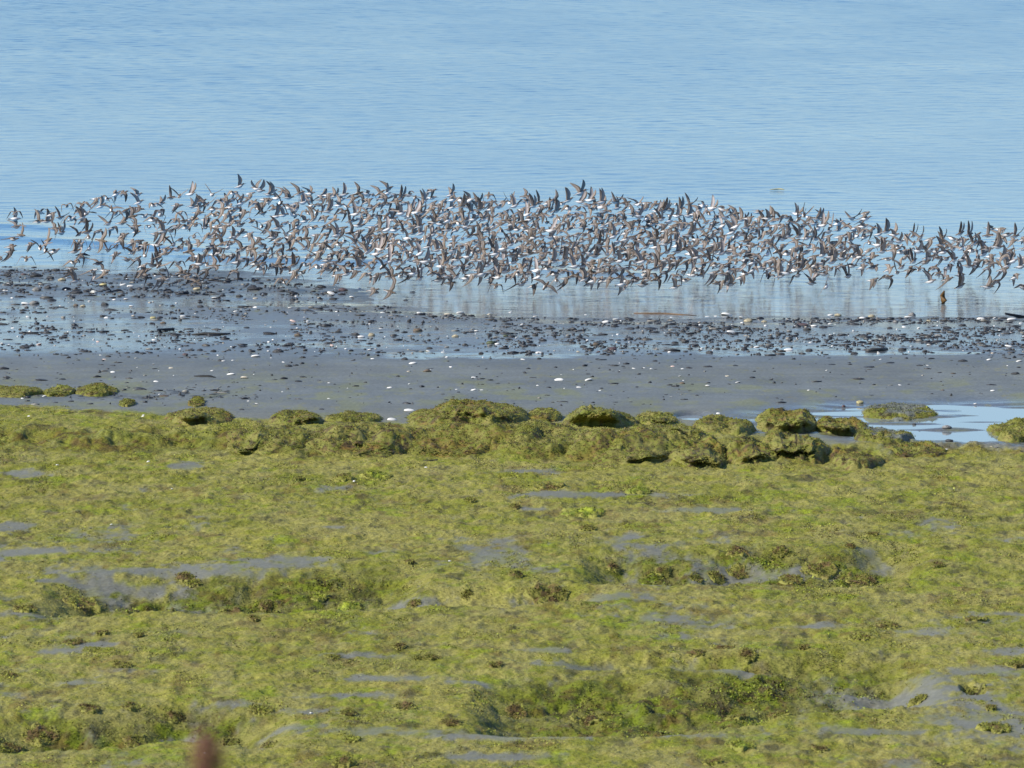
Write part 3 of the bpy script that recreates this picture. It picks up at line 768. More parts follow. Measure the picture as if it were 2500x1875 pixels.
# ------------------------------------------------------------------ stones
TONES = {'k': (C(0.016, 0.017, 0.019), "black"), 'd': (C(0.030, 0.030, 0.030), "dark"), 'g': (C(0.14, 0.135, 0.125), "grey"), 't': (C(0.26, 0.225, 0.145), "tan"),
         'b': (C(0.085, 0.062, 0.038), "brown"), 'r': (C(0.060, 0.036, 0.036), "dark red"), 'w': (C(0.42, 0.41, 0.37), "pale"), 'y': (C(0.30, 0.26, 0.12), "yellowish"), 'e': (C(0.045, 0.055, 0.022), "weedy green")}
def stone_mesh(seed, tone, flat):
    v, f = ICO3[0].copy(), ICO3[1]
    r = 1 + 0.8 * n3(v, 1.1, seed, 3) + 0.35 * n3(v, 3.2, seed + 7, 3)
    V = v * r[:, None]
    V[:, 2] = np.where(V[:, 2] < -0.35, -0.35, V[:, 2]) * flat
    c = np.broadcast_to(TONES[tone][0], (len(v), 3)) * 1.0
    g = n3(v, 2.6, seed + 9, 4) + 0.5
    if tone in 'gtwy':
        c = lerp3(c, c * 1.7, sm(0.5, 0.62, g))                       # barnacles and dry salt
        c = lerp3(c, C(0.03, 0.03, 0.025), sm(0.1, -0.25, v[:, 2] + 0.3 * (g - 0.5)) * 0.9)   # darker towards the base
    else:
        c = lerp3(c, c * 1.9 + C(0.01, 0.01, 0.012), sm(0.52, 0.64, g))
    return mesh_np("stone", V, f, c, None, M_STONE)
STONE_CACHE = {}
def get_stone(tone, flat, k):
    key = (tone, flat, k % 4)
    if key not in STONE_CACHE:
        STONE_CACHE[key] = stone_mesh(500 + 31 * (ord(tone) % 13) + 7 * (k % 4) + int(flat * 10), tone, flat)
    return STONE_CACHE[key]
STONES = Z(RA, [(525, 152, 88, 't'), (870, 195, 84, 'y'), (305, 238, 105, 'g'), (790, 258, 78, 'w'), (285, 352, 108, 'g'), (885, 360, 82, 'd'), (638, 366, 58, 'b'), (1455, 370, 52, 'k'), (1690, 378, 74, 'd'),
    (2040, 376, 110, 'k', .3), (1190, 468, 92, 'k', .4), (866, 460, 64, 'd'), (1290, 472, 64, 'y'), (1380, 515, 58, 'b'), (1282, 518, 50, 'k'), (865, 590, 60, 'k'), (205, 722, 108, 'd', .5), (1665, 232, 92, 't'),
    (242, 200, 62, 'k'), (912, 800, 62, 'd'), (1562, 784, 62, 'r'), (1800, 755, 66, 'k'), (2050, 716, 112, 'k', .25), (2080, 554, 70, 'k', .3), (700, 372, 60, 't'), (60, 110, 90, 'k'), (300, 120, 120, 'k', .5),
    (420, 135, 80, 'k'), (200, 105, 60, 'r', .5), (400, 220, 80, 'd'), (560, 230, 90, 'k', .5), (640, 262, 120, 'k', .5), (730, 250, 70, 'k'), (900, 232, 76, 'd'), (1000, 240, 70, 'k', .5), (1110, 235, 66, 'd'), (1230, 222, 70, 'k'),
    (1060, 130, 44, 'k'), (1380, 70, 90, 'd', .5), (470, 70, 100, 'd', .4), (1300, 245, 80, 'k', .5), (1430, 255, 90, 'k', .5), (1560, 265, 80, 'k', .5), (1410, 292, 40, 'k'), (2130, 215, 90, 'k', .6), (2190, 225, 70, 'k'),
    (2020, 290, 70, 'd'), (1960, 255, 60, 'k', .5), (1880, 285, 60, 'k', .5), (1860, 160, 50, 'k'), (2145, 155, 56, 'k'), (1490, 165, 40, 'k'), (1735, 215, 40, 'k'), (1870, 835, 76, 'd', .4), (2190, 742, 50, 'k'), (1690, 745, 60, 'k'),
    (1270, 768, 52, 'k'), (1205, 772, 70, 'd', .4), (1070, 768, 70, 'd', .4), (700, 757, 130, 'd', .25), (660, 828, 40, 'd', .4), (915, 650, 36, 'k'), (1010, 648, 50, 'k', .4), (350, 1000, 140, 'k', .2), (525, 992, 80, 'k', .3),
    (1070, 1020, 44, 'd', .4), (1190, 1078, 110, 'd', .3), (1385, 1135, 90, 'b', .3), (2040, 1246, 50, 'k', .4), (600, 1178, 60, 'd', .4), (470, 1188, 50, 'k', .4), (760, 1200, 80, 'd', .3)]) + \
  Z(RB, [(1060, 622, 80, 't', .8), (440, 622, 84, 'b'), (362, 702, 92, 'd'), (270, 760, 122, 'd', .5), (200, 606, 156, 'k', .25), (928, 616, 84, 'd'), (1455, 582, 104, 'b', .6), (1380, 500, 46, 'k', 1.1), (1550, 730, 66, 'k'), (1695, 720, 50, 'g'),
    (1532, 926, 92, 'b', .5), (1340, 824, 76, 'd'), (1405, 260, 72, 'k'), (1635, 256, 52, 'k'), (1695, 338, 50, 'k'), (1350, 328, 62, 'd'), (735, 312, 84, 'k', .4), (395, 318, 62, 'k'), (1222, 256, 60, 't', .5), (60, 232, 126, 'k', .5),
    (1770, 630, 76, 't'), (2070, 688, 112, 'e', .5), (2195, 626, 60, 'e'), (1985, 772, 56, 'd'), (2112, 590, 40, 'k'), (1850, 598, 44, 'k'), (480, 808, 62, 'd'), (362, 882, 84, 'd', .5), (445, 1010, 86, 'k', .3), (640, 1244, 52, 'k', .4),
    (485, 972, 72, 'd', .3), (1120, 706, 46, 'k', .6), (890, 750, 52, 'k', .6), (820, 634, 84, 'k', .3), (1090, 255, 84, 'd', .5), (640, 212, 110, 'k', .4), (400, 265, 110, 'k', .45), (150, 270, 80, 'k', .4), (300, 245, 90, 'k', .4),
    (820, 240, 96, 'r', .5), (680, 262, 80, 'k', .5), (620, 138, 60, 'k', .4), (775, 182, 40, 'k'), (1310, 138, 50, 'd'), (1555, 298, 70, 'd', .3), (1840, 300, 50, 'k', .3), (785, 575, 40, 'd', .6), (1045, 512, 44, 'k'), (770, 492, 40, 'd'),
    (1610, 565, 46, 'd'), (1275, 578, 54, 'd', .5), (1285, 966, 40, 'k'), (1010, 1018, 40, 'd'), (1390, 1072, 36, 'k', .4), (2125, 1025, 46, 'd', .3), (750, 1034, 26, 'k'), (1660, 1116, 46, 'd', .3), (1795, 1100, 36, 'k', .4), (1780, 745, 60, 'd', .5)]) + \
  Z(RC_, [(1030, 132, 126, 'k', .35), (30, 286, 78, 'k'), (220, 358, 62, 'k'), (880, 396, 94, 'r'), (745, 354, 74, 'b'), (1410, 338, 74, 'k'), (1475, 242, 62, 'd'), (1720, 330, 42, 'k'), (1700, 420, 84, 'd', .5), (2110, 434, 62, 'd'),
    (265, 474, 52, 'd'), (1770, 388, 52, 'd'), (2030, 154, 96, 't', .7), (2165, 156, 64, 't'), (545, 226, 96, 'd', .5), (1840, 220, 104, 'k', .5), (1220, 218, 126, 'k', .25), (805, 267, 104, 'k', .25), (625, 302, 84, 'k', .3), (1470, 682, 64, 'b', .5),
    (2065, 632, 56, 'k', .5), (1240, 492, 54, 'k', .5), (1530, 550, 66, 'd', .4), (970, 535, 42, 'k', .4), (400, 272, 84, 'd', .3), (720, 182, 96, 'k', .3), (250, 222, 84, 'k', .25), (545, 155, 40, 'k'), (1030, 300, 44, 'k'), (640, 368, 80, 'd', .4),
    (765, 412, 40, 'r'), (1000, 412, 60, 'd', .4), (1030, 218, 110, 'd', .3), (1500, 412, 50, 'd'), (1660, 168, 60, 'd'), (1420, 205, 80, 'k', .3), (1610, 206, 90, 'k', .3), (900, 530, 90, 'd', .3), (1690, 540, 90, 'd', .3), (1920, 530, 60, 'k', .3),
    (680, 600, 50, 'd', .3), (210, 630, 70, 'd', .2), (360, 888, 50, 'k', .3), (1090, 711, 34, 'k', .5), (1390, 704, 40, 'd', .4), (330, 780, 60, 'd', .2), (1555, 688, 34, 'd', .5)]) + \
  Z(RD, [(1185, 396, 84, 'd'), (1375, 410, 62, 'd'), (400, 402, 78, 'd'), (860, 284, 94, 'd', .5), (1865, 254, 52, 'k'), (1190, 266, 84, 'k', .3), (1695, 492, 96, 'd', .4), (1565, 212, 94, 'k', .4), (350, 186, 124, 'r', .35), (1410, 150, 62, 't'),
    (1080, 212, 60, 'd', .5), (745, 412, 46, 'k'), (1830, 318, 62, 'd'), (1890, 366, 62, 'd'), (2140, 602, 84, 'd', .6), (825, 846, 82, 'y', .7), (690, 880, 42, 'r', .9), (1560, 1058, 104, 'g', .6), (1285, 1030, 46, 'd', .9), (1395, 1056, 66, 'd', .4),
    (1500, 1142, 46, 'g', .5), (1580, 1174, 96, 'd', .5), (1940, 1218, 40, 't'), (1982, 1222, 44, 'g'), (2165, 910, 64, 'd', .3), (815, 644, 146, 'd', .2), (640, 106, 76, 't', .7), (1268, 104, 76, 'g', .9), (930, 112, 90, 't', .5), (1490, 280, 90, 'g', .5),
    (1170, 298, 60, 'g', .5), (1130, 158, 60, 'g', .6), (230, 240, 60, 'g', .6), (380, 226, 90, 'd', .5), (520, 205, 90, 'k', .4), (980, 132, 40, 'k'), (1690, 190, 80, 'd', .5), (1780, 132, 50, 'k'), (2040, 440, 40, 'd'), (1520, 366, 70, 'k', .6),
    (270, 474, 42, 'k'), (155, 430, 30, 'k'), (900, 542, 120, 'k', .15), (1080, 508, 90, 'k', .2), (1330, 528, 70, 'k', .3), (1435, 470, 70, 'k', .3), (1500, 588, 40, 'k', .4), (1615, 596, 60, 'b', .3), (2165, 546, 40, 'k'), (590, 520, 80, 'k', .15),
    (780, 428, 80, 'd', .5), (1330, 1110, 60, 'd', .5), (1150, 955, 80, 'k', .5), (1525, 738, 46, 'b', .4), (1435, 768, 30, 'd', .6), (130, 806, 30, 'd'), (75, 650, 50, 'd', .4), (1890, 1100, 50, 'd', .4)])
NAMED = {(525, 152): "tan boulder dark on its right side, in the pebble bar at left", (870, 195): "yellowish flat-topped rock in the pebble bar at left", (305, 238): "grey rounded boulder behind a black cobble in the pebble bar"}
ph = place_phrases([(s[0], s[1]) for s in STONES])
for i, s in enumerate(STONES):
    u, v, w, tone = s[0], s[1], s[2] / 3.456, s[3]
    flat = s[4] if len(s) > 4 else 0.58
    x, y, z = on_ground(u, v)
    sz = "large" if w > 26 else "mid-sized" if w > 17 else "small"
    shp = "flat" if flat < 0.45 else "rounded"
    r = 0.5 * w / px_m(y) * 0.80
    nm = "boulder" if w > 26 and flat > 0.5 else "cobble" if w > 15 else "pebble"
    o = link("beach_stone", get_stone(tone, flat, i), f"{sz} {shp} {TONES[tone][1]} stone, {ph[i]}", "stone", "stones scattered on the mud")
    o.location = (x, y + r * 0.4, z + r * flat * 0.18)
    o.scale = (r, r * R.uniform(0.7, 1.0), r * 0.9)
    o.rotation_euler = (R.gauss(0, .08), R.gauss(0, .08), R.uniform(-0.5, 0.5) + R.choice((0, math.pi)))

def scatter_stuff():
    """small grit, pebbles and shell bits: far too many and too small to count"""
    rng = np.random.RandomState(21)
    n = 110000
    x = rng.uniform(-6.5, 6.5, n); y = rng.uniform(62.8, 79.0, n)
    z = height(x, y)
    g = gravel(x, y)
    n2 = fbm(x * 2.5, y * 1.2, 111, 4)
    bar = sm(0.6, -1.6, x) * sm(73.2, 74.6, y) * (1 - sm(76.8, 78.2, y))
    strand = sm(66.8, 68.6, y) * (1 - sm(72.2, 73.2, y)) 
    inner = sm(-1.6, -2.3, x) * (1 - sm(0, 1.0, np.abs(y - 63.9)))
    d = 0.03 + 0.95 * bar * (0.3 + 0.7 * sm(0.42, 0.58, n2)) + 0.85 * strand * (0.5 + 0.5 * sm(-1.5, 2, x)) * sm(0.38, 0.6, n2) + 0.25 * inner + 0.12 * g
    ok = (rng.uniform(0, 1, n) < d * 0.55) & (algae(x, y) < 0.3) & (z > 0.004) & (pool_mask(x, y) < -0.15)
    x, y, z = x[ok], y[ok], z[ok]; m = len(x)
    bv, bf = ICO1
    r = 0.006 + 0.016 * rng.uniform(0, 1, m) ** 2.2
    V = np.empty((m, len(bv), 3)); rot = rng.uniform(0, 6.28, m)
    jit = 1 + 0.35 * rng.uniform(-1, 1, (m, len(bv)))
    sx = r * (0.9 + 2.6 * rng.uniform(0, 1, m) ** 2); sy = r * rng.uniform(0.8, 1.3, m); szz = r * rng.uniform(0.25, 0.7, m)
    lx, ly, lz = bv[:, 0] * jit * sx[:, None], bv[:, 1] * jit * sy[:, None], bv[:, 2] * jit * szz[:, None]
    cr, sr = np.cos(rot)[:, None], np.sin(rot)[:, None]
    V[..., 0] = x[:, None] + lx * cr - ly * sr * 0.4; V[..., 1] = y[:, None] + lx * sr * 0.4 + ly * cr; V[..., 2] = z[:, None] + lz + szz[:, None] * 0.3
    F = (bf[None] + (np.arange(m) * len(bv))[:, None, None]).reshape(-1, 3)
    t = rng.uniform(0, 1, m)
    c = np.where((t < 0.7)[:, None], C(0.022, 0.023, 0.026), np.where((t < 0.86)[:, None], C(0.05, 0.048, 0.045), np.where((t < 0.95)[:, None], C(0.055, 0.050, 0.042), C(0.18, 0.17, 0.145))))
    me = mesh_np("pebbles", V.reshape(-1, 3), F, np.repeat(c, len(bv), 0), None, M_STONE)
    tag(link("pebbles", me, kind="stuff"), "dark grit and pebbles strewn over the wet mud", "pebbles")
    # shell bits
    n = 9000
    x = rng.uniform(-6, 6, n); y = rng.uniform(63.5, 78.0, n); z = height(x, y)
    d = 0.03 + 0.14 * sm(66.8, 68.6, y) + 0.12 * sm(0.6, -1.6, x) * sm(73, 74.6, y)
    ok = (rng.uniform(0, 1, n) < d * 0.45) & (algae(x, y) < 0.2) & (z > 0.006) & (pool_mask(x, y) < -0.15)
    x, y, z = x[ok], y[ok], z[ok]; m = len(x)
    r = 0.005 + 0.009 * rng.uniform(0, 1, m) ** 2
    V = np.empty((m, len(bv), 3)); jit = 1 + 0.3 * rng.uniform(-1, 1, (m, len(bv)))
    V[..., 0] = x[:, None] + bv[:, 0] * jit * (r * 1.3)[:, None]; V[..., 1] = y[:, None] + bv[:, 1] * jit * r[:, None]; V[..., 2] = z[:, None] + (bv[:, 2] * jit * 0.45 + 0.2) * r[:, None]
    F = (bf[None] + (np.arange(m) * len(bv))[:, None, None]).reshape(-1, 3)
    t = rng.uniform(0, 1, m)
    c = np.where((t < 0.75)[:, None], C(0.72, 0.70, 0.66), C(0.42, 0.36, 0.28))
    me = mesh_np("shell_debris", V.reshape(-1, 3), F, np.repeat(c, len(bv), 0), None, M_SHELL)
    tag(link("shell_debris", me, kind="stuff"), "white broken shell bits strewn over the mud", "shell bits")
scatter_stuff()

# ------------------------------------------------------------------ driftwood, reed, floating weed
def tube(pts, rads, n=8, flat=1.0, seed=0):
    """closed tapered tube through pts"""
    rr = random.Random(seed)
    V = []; F = []
    P = [Vector(p) for p in pts]
    for i, p in enumerate(P):
        t = (P[min(i + 1, len(P) - 1)] - P[max(i - 1, 0)]).normalized()
        s = t.cross(Vector((0, 0, 1)));  s = s.normalized() if s.length > 1e-4 else Vector((1, 0, 0))
        b = s.cross(t).normalized()
        for k in range(n):
            a = 2 * math.pi * k / n; j = rr.uniform(0.82, 1.18)
            V.append(p + (s * math.cos(a) + b * math.sin(a) * flat) * rads[i] * j)
    for i in range(len(P) - 1):
        for k in range(n):
            a, b_ = i * n + k, i * n + (k + 1) % n
            F.append((a, b_, b_ + n, a + n))
    V.append(P[0]); V.append(P[-1]); c0, c1 = len(V) - 2, len(V) - 1
    T = [(c0, (k + 1) % n, k) for k in range(n)] + [(c1, (len(P) - 1) * n + k, (len(P) - 1) * n + (k + 1) % n) for k in range(n)]
    return np.array([v[:] for v in V]), np.array(F), np.array(T)
def wood(name, label, cat, pix, rad, col, lift=0.0, flat=0.6, mat=None, seed=0, last_lift=None):
    pts = []
    for k, (u, v) in enumerate(pix):
        x, y, z = on_ground(u, v); pts.append((x, y, max(z, 0.0) + rad[k] * 0.5 * flat + (lift if last_lift is None else lift + (last_lift - lift) * k / (len(pix) - 1))))
    o = Vector(pts[0]); V, F, T = tube([Vector(p) - o for p in pts], rad, 10, flat, seed)
    c = np.broadcast_to(col, (len(V), 3)) * np.random.RandomState(seed).uniform(0.7, 1.3, (len(V), 1))
    me = mesh_np(name, V, [F, T], c, None, mat or M_WOOD, smooth=True)
    return link(name, me, label, cat, None, None, o)
def plank(name, label, u0, u1, v_base, h0, h1, thick, col):
    """a split board leaning from the mud: left end raised, right end low"""
    x0, y0, z0 = on_ground(u0, v_base); x1, y1, z1 = on_ground(u1, v_base)
    k = px_m(y0); z0 = max(z0, 0.0); 
    n = 9; V = []; F = []
    for i in range(n):
        t = i / (n - 1)
        cz = (h0 + (h1 - h0) * t) / k; hw = thick / k * (0.35 + 1.1 * t - 0.5 * t * t) 
        cx = (u1 - u0) * t / k
        for dy, dz in ((-0.05, -hw), (0.05, -hw * 0.8), (0.06, hw * 0.7), (-0.04, hw)):
            V.append((cx + R.uniform(-.004, .004), dy + 0.15 * t, cz + dz * R.uniform(0.85, 1.15)))
    for i in range(n - 1):
        for q in range(4):
            a, b = i * 4 + q, i * 4 + (q + 1) % 4
            F.append((a, b, b + 4, a + 4))
    F.append((3, 2, 1, 0)); e = (n - 1) * 4; F.append((e, e + 1, e + 2, e + 3))
    c = np.broadcast_to(col, (len(V), 3))
    me = mesh_np(name, np.array(V), np.array(F), c, None, M_WOOD, smooth=False)
    return link(name, me, label, "driftwood", None, None, (x0, y0, z0))
plank("driftwood_plank", "black split driftwood plank leaning over a white shell at the right edge", 2454, 2530, 776, 12, -6, 5, C(0.012, 0.011, 0.010))
plank("driftwood_chip", "pointed black driftwood chip lying in the shallow film of water", 384, 424, 812, 8, 5, 3.2, C(0.011, 0.011, 0.012))
wood("driftwood_log", "short dark driftwood log on the wet strand line", "driftwood", [(2117, 858), (2130, 857), (2150, 856), (2164, 853)], [0.02, 0.03, 0.028, 0.018], C(0.05, 0.048, 0.045), seed=2)
wood("reed_stem", "thin brown reed lying along the edge of the water film", "reed", [(1548, 766), (1580, 767), (1620, 767), (1660, 769), (1700, 770)], [0.006, 0.012, 0.011, 0.009, 0.004], C(0.13, 0.075, 0.035), seed=3)
wood("reed_stem", "yellowish floating stem on the open water above the flock", "reed", [(1880, 505), (1893, 504), (1905, 504), (1914, 505)], [0.004, 0.009, 0.009, 0.004], C(0.38, 0.30, 0.08), lift=0.012, seed=4)
wood("weed_strip", "long dark weed strip lying flat on smooth mud", "seaweed", [(475, 919), (492, 920), (510, 920), (525, 922)], [0.012, 0.03, 0.028, 0.01], C(0.018, 0.018, 0.016), flat=0.35, seed=5)
wood("weed_strip", "wide dark weed strip behind the small film of water", "seaweed", [(470, 817), (500, 816), (530, 817), (560, 815)], [0.02, 0.045, 0.04, 0.02], C(0.022, 0.022, 0.02), flat=0.3, seed=6)
wood("weed_strip", "flat dark weed raft in the water behind the pebble bar", "seaweed", [(186, 629), (196, 628), (206, 628), (218, 630)], [0.008, 0.022, 0.022, 0.008], C(0.03, 0.032, 0.035), lift=0.01, flat=0.5, seed=8)
wood("weed_strip", "crooked black stick of weed lying on the flat below the rusty bank", "seaweed", [(1033, 1126), (1048, 1127), (1062, 1126), (1068, 1123)], [0.005, 0.008, 0.012, 0.006], C(0.03, 0.026, 0.012), seed=9)
x, y = at(2301, 742, 0.0)
V, F, T = tube([(0, 0, -0.01), (0.012, 0, 0.03), (-0.004, 0.01, 0.07), (0.016, 0, 0.115)], [0.022, 0.03, 0.022, 0.005], 9, 1.0, 12)
me = mesh_np("weed_clump", V, [F, T], np.broadcast_to(C(0.10, 0.055, 0.015), (len(V), 3)), None, M_WOOD)
link("weed_clump", me, "upright brown weed tip poking out of the water in front of the birds", "seaweed", None, None, (x, y, max(0.0, gz(x, y))))

# ------------------------------------------------------------------ the blurred plant near the camera
def build_plant():
    D = 5.0
    d = ray(500, 1832); t = D / d[1]
    hx, hz = d[0] * t, H + d[2] * t                 # the head of the spike
    gx, gy = hx + 0.02, D + 0.02; g = gz(gx, gy)
    root = bpy.data.objects.new("dock_plant", None); COL.objects.link(root)
    root.location = (gx, gy, g)
    tag(root, "out of focus reddish dock plant rising at the lower edge, nearest to the camera", "plant")
    rel = lambda p: (p[0] - gx, p[1] - gy, p[2] - g)
    stem_pts = [rel((gx, gy, g - 0.03)), rel((gx - 0.01, gy, g + 0.3 * (hz - g))), rel((hx + 0.012, D, g + 0.7 * (hz - g))), rel((hx + 0.004, D, hz - 0.02)), rel((hx, D, hz))]
    V, F, T = tube(stem_pts, [0.005, 0.0045, 0.004, 0.003, 0.002], 8)
    me = mesh_np("stem", V, [F, T], np.broadcast_to(C(0.13, 0.055, 0.025), (len(V), 3)), None, M_ALGAE)
    link("stem", me, parent=root)
    rr = np.random.RandomState(3)
    VV = []; FF = []; off = 0
    b, f = ICO1
    for k in range(130):
        s = rr.uniform(0, 1)
        zz = hz + 0.010 - s * 0.044
        rad = (0.0115 * math.sin(min(1, s * 1.6 + 0.2) * math.pi * 0.55)) * rr.uniform(0.3, 1)
        a = rr.uniform(0, 6.28)
        c = np.array(rel((hx + rad * math.cos(a) + 0.002 * s, D + rad * math.sin(a), zz)))
        VV.append(b * np.array([0.0021, 0.0021, 0.0026]) * rr.uniform(0.7, 1.3) + c); FF.append(f + off); off += len(b)
    V = np.concatenate(VV)
    me = mesh_np("flower_spike", V, np.concatenate(FF), np.broadcast_to(C(0.17, 0.075, 0.050), (len(V), 3)) * np.repeat(rr.uniform(0.7, 1.3, 130), len(b))[:, None], None, M_ALGAE)
    link("flower_spike", me, parent=root)
    for k, (sx, hh, col, ln) in enumerate(((0.013, 0.030, C(0.16, 0.07, 0.015), 0.05), (-0.012, 0.030, C(0.15, 0.13, 0.02), 0.06), (0.03, 0.07, C(0.10, 0.12, 0.02), 0.14), (-0.04, 0.10, C(0.10, 0.12, 0.02), 0.16))):
        n = 8; V = []; F = []
        for i in range(n):
            t = i / (n - 1); w = 0.012 * math.sin(math.pi * min(1, 0.12 + t * 0.9)) + 0.0005
            px_, pz_ = hx + 0.004 + sx * t * 1.1, hz - hh - ln * (1 - t) * 0.9 + 0.0 * t
            for s in (-1, 1):
                for th in (0, 0.0008):
                    V.append(rel((px_ + s * w * 0.6, D + 0.012 * t + th + s * w * 0.5, pz_)))
        for i in range(n - 1):
            a = i * 4
            F += [(a, a + 2, a + 6, a + 4), (a + 1, a + 5, a + 7, a + 3), (a, a + 4, a + 5, a + 1), (a + 2, a + 3, a + 7, a + 6)]
        F += [(0, 1, 3, 2), (4 * n - 4, 4 * n - 2, 4 * n - 1, 4 * n - 3)]
        me = mesh_np("leaf", np.array(V), np.array(F), np.broadcast_to(col, (len(V), 3)), None, M_ALGAE)
        link("leaf", me, parent=root)
build_plant()

# ------------------------------------------------------------------ the sandpipers
BACK = C(0.110, 0.084, 0.060); WHITE = C(0.64, 0.62, 0.60); BREAST = C(0.40, 0.36, 0.33); HEADC = C(0.16, 0.12, 0.095); BILL = C(0.02, 0.018, 0.016)
W_COV = C(0.130, 0.100, 0.075); W_BAR = C(0.30, 0.26, 0.22); W_FLT = C(0.100, 0.084, 0.074); U_COV = C(0.33, 0.29, 0.275); U_FLT = C(0.235, 0.205, 0.195); U_EDGE = C(0.24, 0.19, 0.165)
def bird_mesh(a0, a1, sweep=0.0, twist=0.0, asym=0.0, head=0.0, rake=0.0):
    V, Cc, F4, F3 = [], [], [], []
    st = [(-.084, .013, -.002, .0016), (-.062, .0135, .001, .004), (-.046, .013, .001, .0095), (-.030, .0195, -.002, .0170), (-.006, .0245, -.003, .0225), (.018, .0235, -.001, .0220),
          (.037, .0155, .005, .0150), (.047, .0120, .010, .0120), (.058, .0118, .013, .0120), (.067, .0085, .0125, .0085), (.0725, .0030, .010, .0030), (.084, .0017, .0075, .0016), (.097, .0008, .0045, .0008)]
    n = 12
    for x, w, zc, h in st:
        for k in range(n):
            a = 2 * math.pi * k / n
            s, c = math.sin(a), math.cos(a)
            V.append((x, w * c, zc + h * s + (head * (x - .037) if x > .037 else 0)))
            if x > .07: col = BILL
            elif x > .043: col = HEADC if s > -0.25 else WHITE * 0.8
            elif x > .03: col = BACK if s > 0.3 else BREAST
            elif x < -.07: col = BACK * 0.7 if abs(c) < 0.6 else BACK * 1.5
            elif x < -.04: col = (BACK * 0.55 if abs(c) < 0.55 else WHITE) if s > 0 else WHITE
            else: col = BACK if s > 0.55 else (WHITE if s < 0.35 else WHITE * 0.6)
            Cc.append(col)
    for i in range(len(st) - 1):
        for k in range(n):
            a, b = i * n + k, i * n + (k + 1) % n
            F4.append((a, a + n, b + n, b))
    F3 += [(0, k, k + 1) for k in range(1, n - 1)]
    e = (len(st) - 1) * n
    F3 += [(e, e + k + 1, e + k) for k in range(1, n - 1)]
    ws = [(0, .028, -.022), (.022, .031, -.025), (.043, .035, -.024), (.058, .038, -.020), (.077, .032, -.023), (.098, .021, -.026), (.118, .007, -.030), (.138, -.010, -.034), (.157, -.032, -.040)]
    fr = [0.0, 0.16, 0.36, 0.50, 0.62, 0.82, 1.0]
    for side in (1, -1):
        y, z = .011, .013; prev = 0.0
        base = len(V); m = len(fr)
        da = asym * side
        for r, le, te in ws:
            t = min(1, max(0, (r - .030) / .05)); t = t * t * (3 - 2 * t)
            ang = math.radians(a0 + da + (a1 - a0) * t)
            y += math.cos(ang) * (r - prev); z += math.sin(ang) * (r - prev); prev = r
            ny, nz = -math.sin(ang), math.cos(ang)
            tw = math.radians(twist) * (0.3 + 0.7 * r / .168)
            for layer in (1, -1):
                for f in fr:
                    cx = (le + (te - le) * f) * (0.83 if r < .11 else 0.85)
                    camber = .0045 * math.sin(math.pi * f) * (1 - r / .2)
                    th = .0013 * (1 - f * 0.55)
                    up = camber + layer * th + math.sin(tw) * (cx - le)
                    V.append((cx + rake * r - sweep * r * (r / .168), side * (y + ny * up), z + nz * up))
                    q = r / .168
                    if layer > 0:
                        if f < 0.3: col = W_COV * (1.0 - 0.25 * q)
                        elif f < 0.45: col = W_COV * 0.75
                        elif f < 0.55: col = W_BAR * (1.0 - 0.5 * max(0, q - 0.6)) if .1 < q < .93 else W_FLT
                        else: col = W_FLT * (1.25 if f > 0.9 else 1.0) * (1.6 - 0.6 * q)
                        if q > .88: col = W_FLT
                    else:
                        col = U_EDGE if f < 0.1 else (U_COV if f < 0.6 else U_FLT)
                        if q > .8: col = U_FLT * 0.7 if f > .3 else U_EDGE * .8
                    Cc.append(np.asarray(col))
        for i in range(len(ws) - 1):
            for l in range(2):
                for k in range(m - 1):
                    a = base + i * 2 * m + l * m + k
                    q = (a, a + 1, a + 1 + 2 * m, a + 2 * m)
                    F4.append(q if (l == 0) == (side > 0) else q[::-1])
            a = base + i * 2 * m
            F4.append((a, a + 2 * m, a + 3 * m, a + m)); F4.append((a + m - 1, a + 2 * m - 1, a + 4 * m - 1, a + 3 * m - 1))
        a = base + (len(ws) - 1) * 2 * m
        for k in range(m - 1): F4.append((a + k, a + k + 1, a + m + k + 1, a + m + k))
    return np.array(V), np.array(F4), np.array(F3), np.array(Cc)
POSES = {
    'U': [(80, 86, 0, 10, 0, 0, .30), (66, 74, 0, 15, 6, .1, .10), (60, 80, .0, 5, -8, .2, .55), (82, 72, .1, 12, 4, -.1, -.15), (72, 60, 0, 25, -6, 0, .40)],
    'W': [(46, 40, 0, 8, 4, 0, .15), (38, 52, .1, 12, -10, .1, .35), (52, 30, .1, 5, 8, 0, -.1), (30, 46, 0, 20, 0, 0, .45)],
    'L': [(14, -6, 0, 5, 4, 0, 0), (22, 6, .15, 8, -5, .1, .25), (4, -16, .1, 4, 3, 0, -.1)],
    'D': [(26, -58, 0, -4, 0, 0, 0), (10, -72, .1, -6, 6, .1, .2), (34, -40, 0, -4, -6, 0, -.15), (-12, -70, .15, -8, 4, .15, .1), (20, -82, 0, -14, -4, 0, -.25)],
    'N': [(-30, -84, .55, -5, 0, 0, 0), (20, -30, .9, 0, 0, .1, 0), (-50, -60, .7, -5, 5, 0, .1)],
    'B': [(16, 2, 0, 6, 0, 0, .1), (26, -8, .1, 8, 0, .1, .3)],
}
BM = {}
for p, L in POSES.items():
    for k, a in enumerate(L):
        BM[(p, k)] = bird_mesh(*a)
BIRD_ME = {k: mesh_np("sandpiper", v, [f4, f3], c, None, M_BIRD) for k, (v, f4, f3, c) in BM.items()}

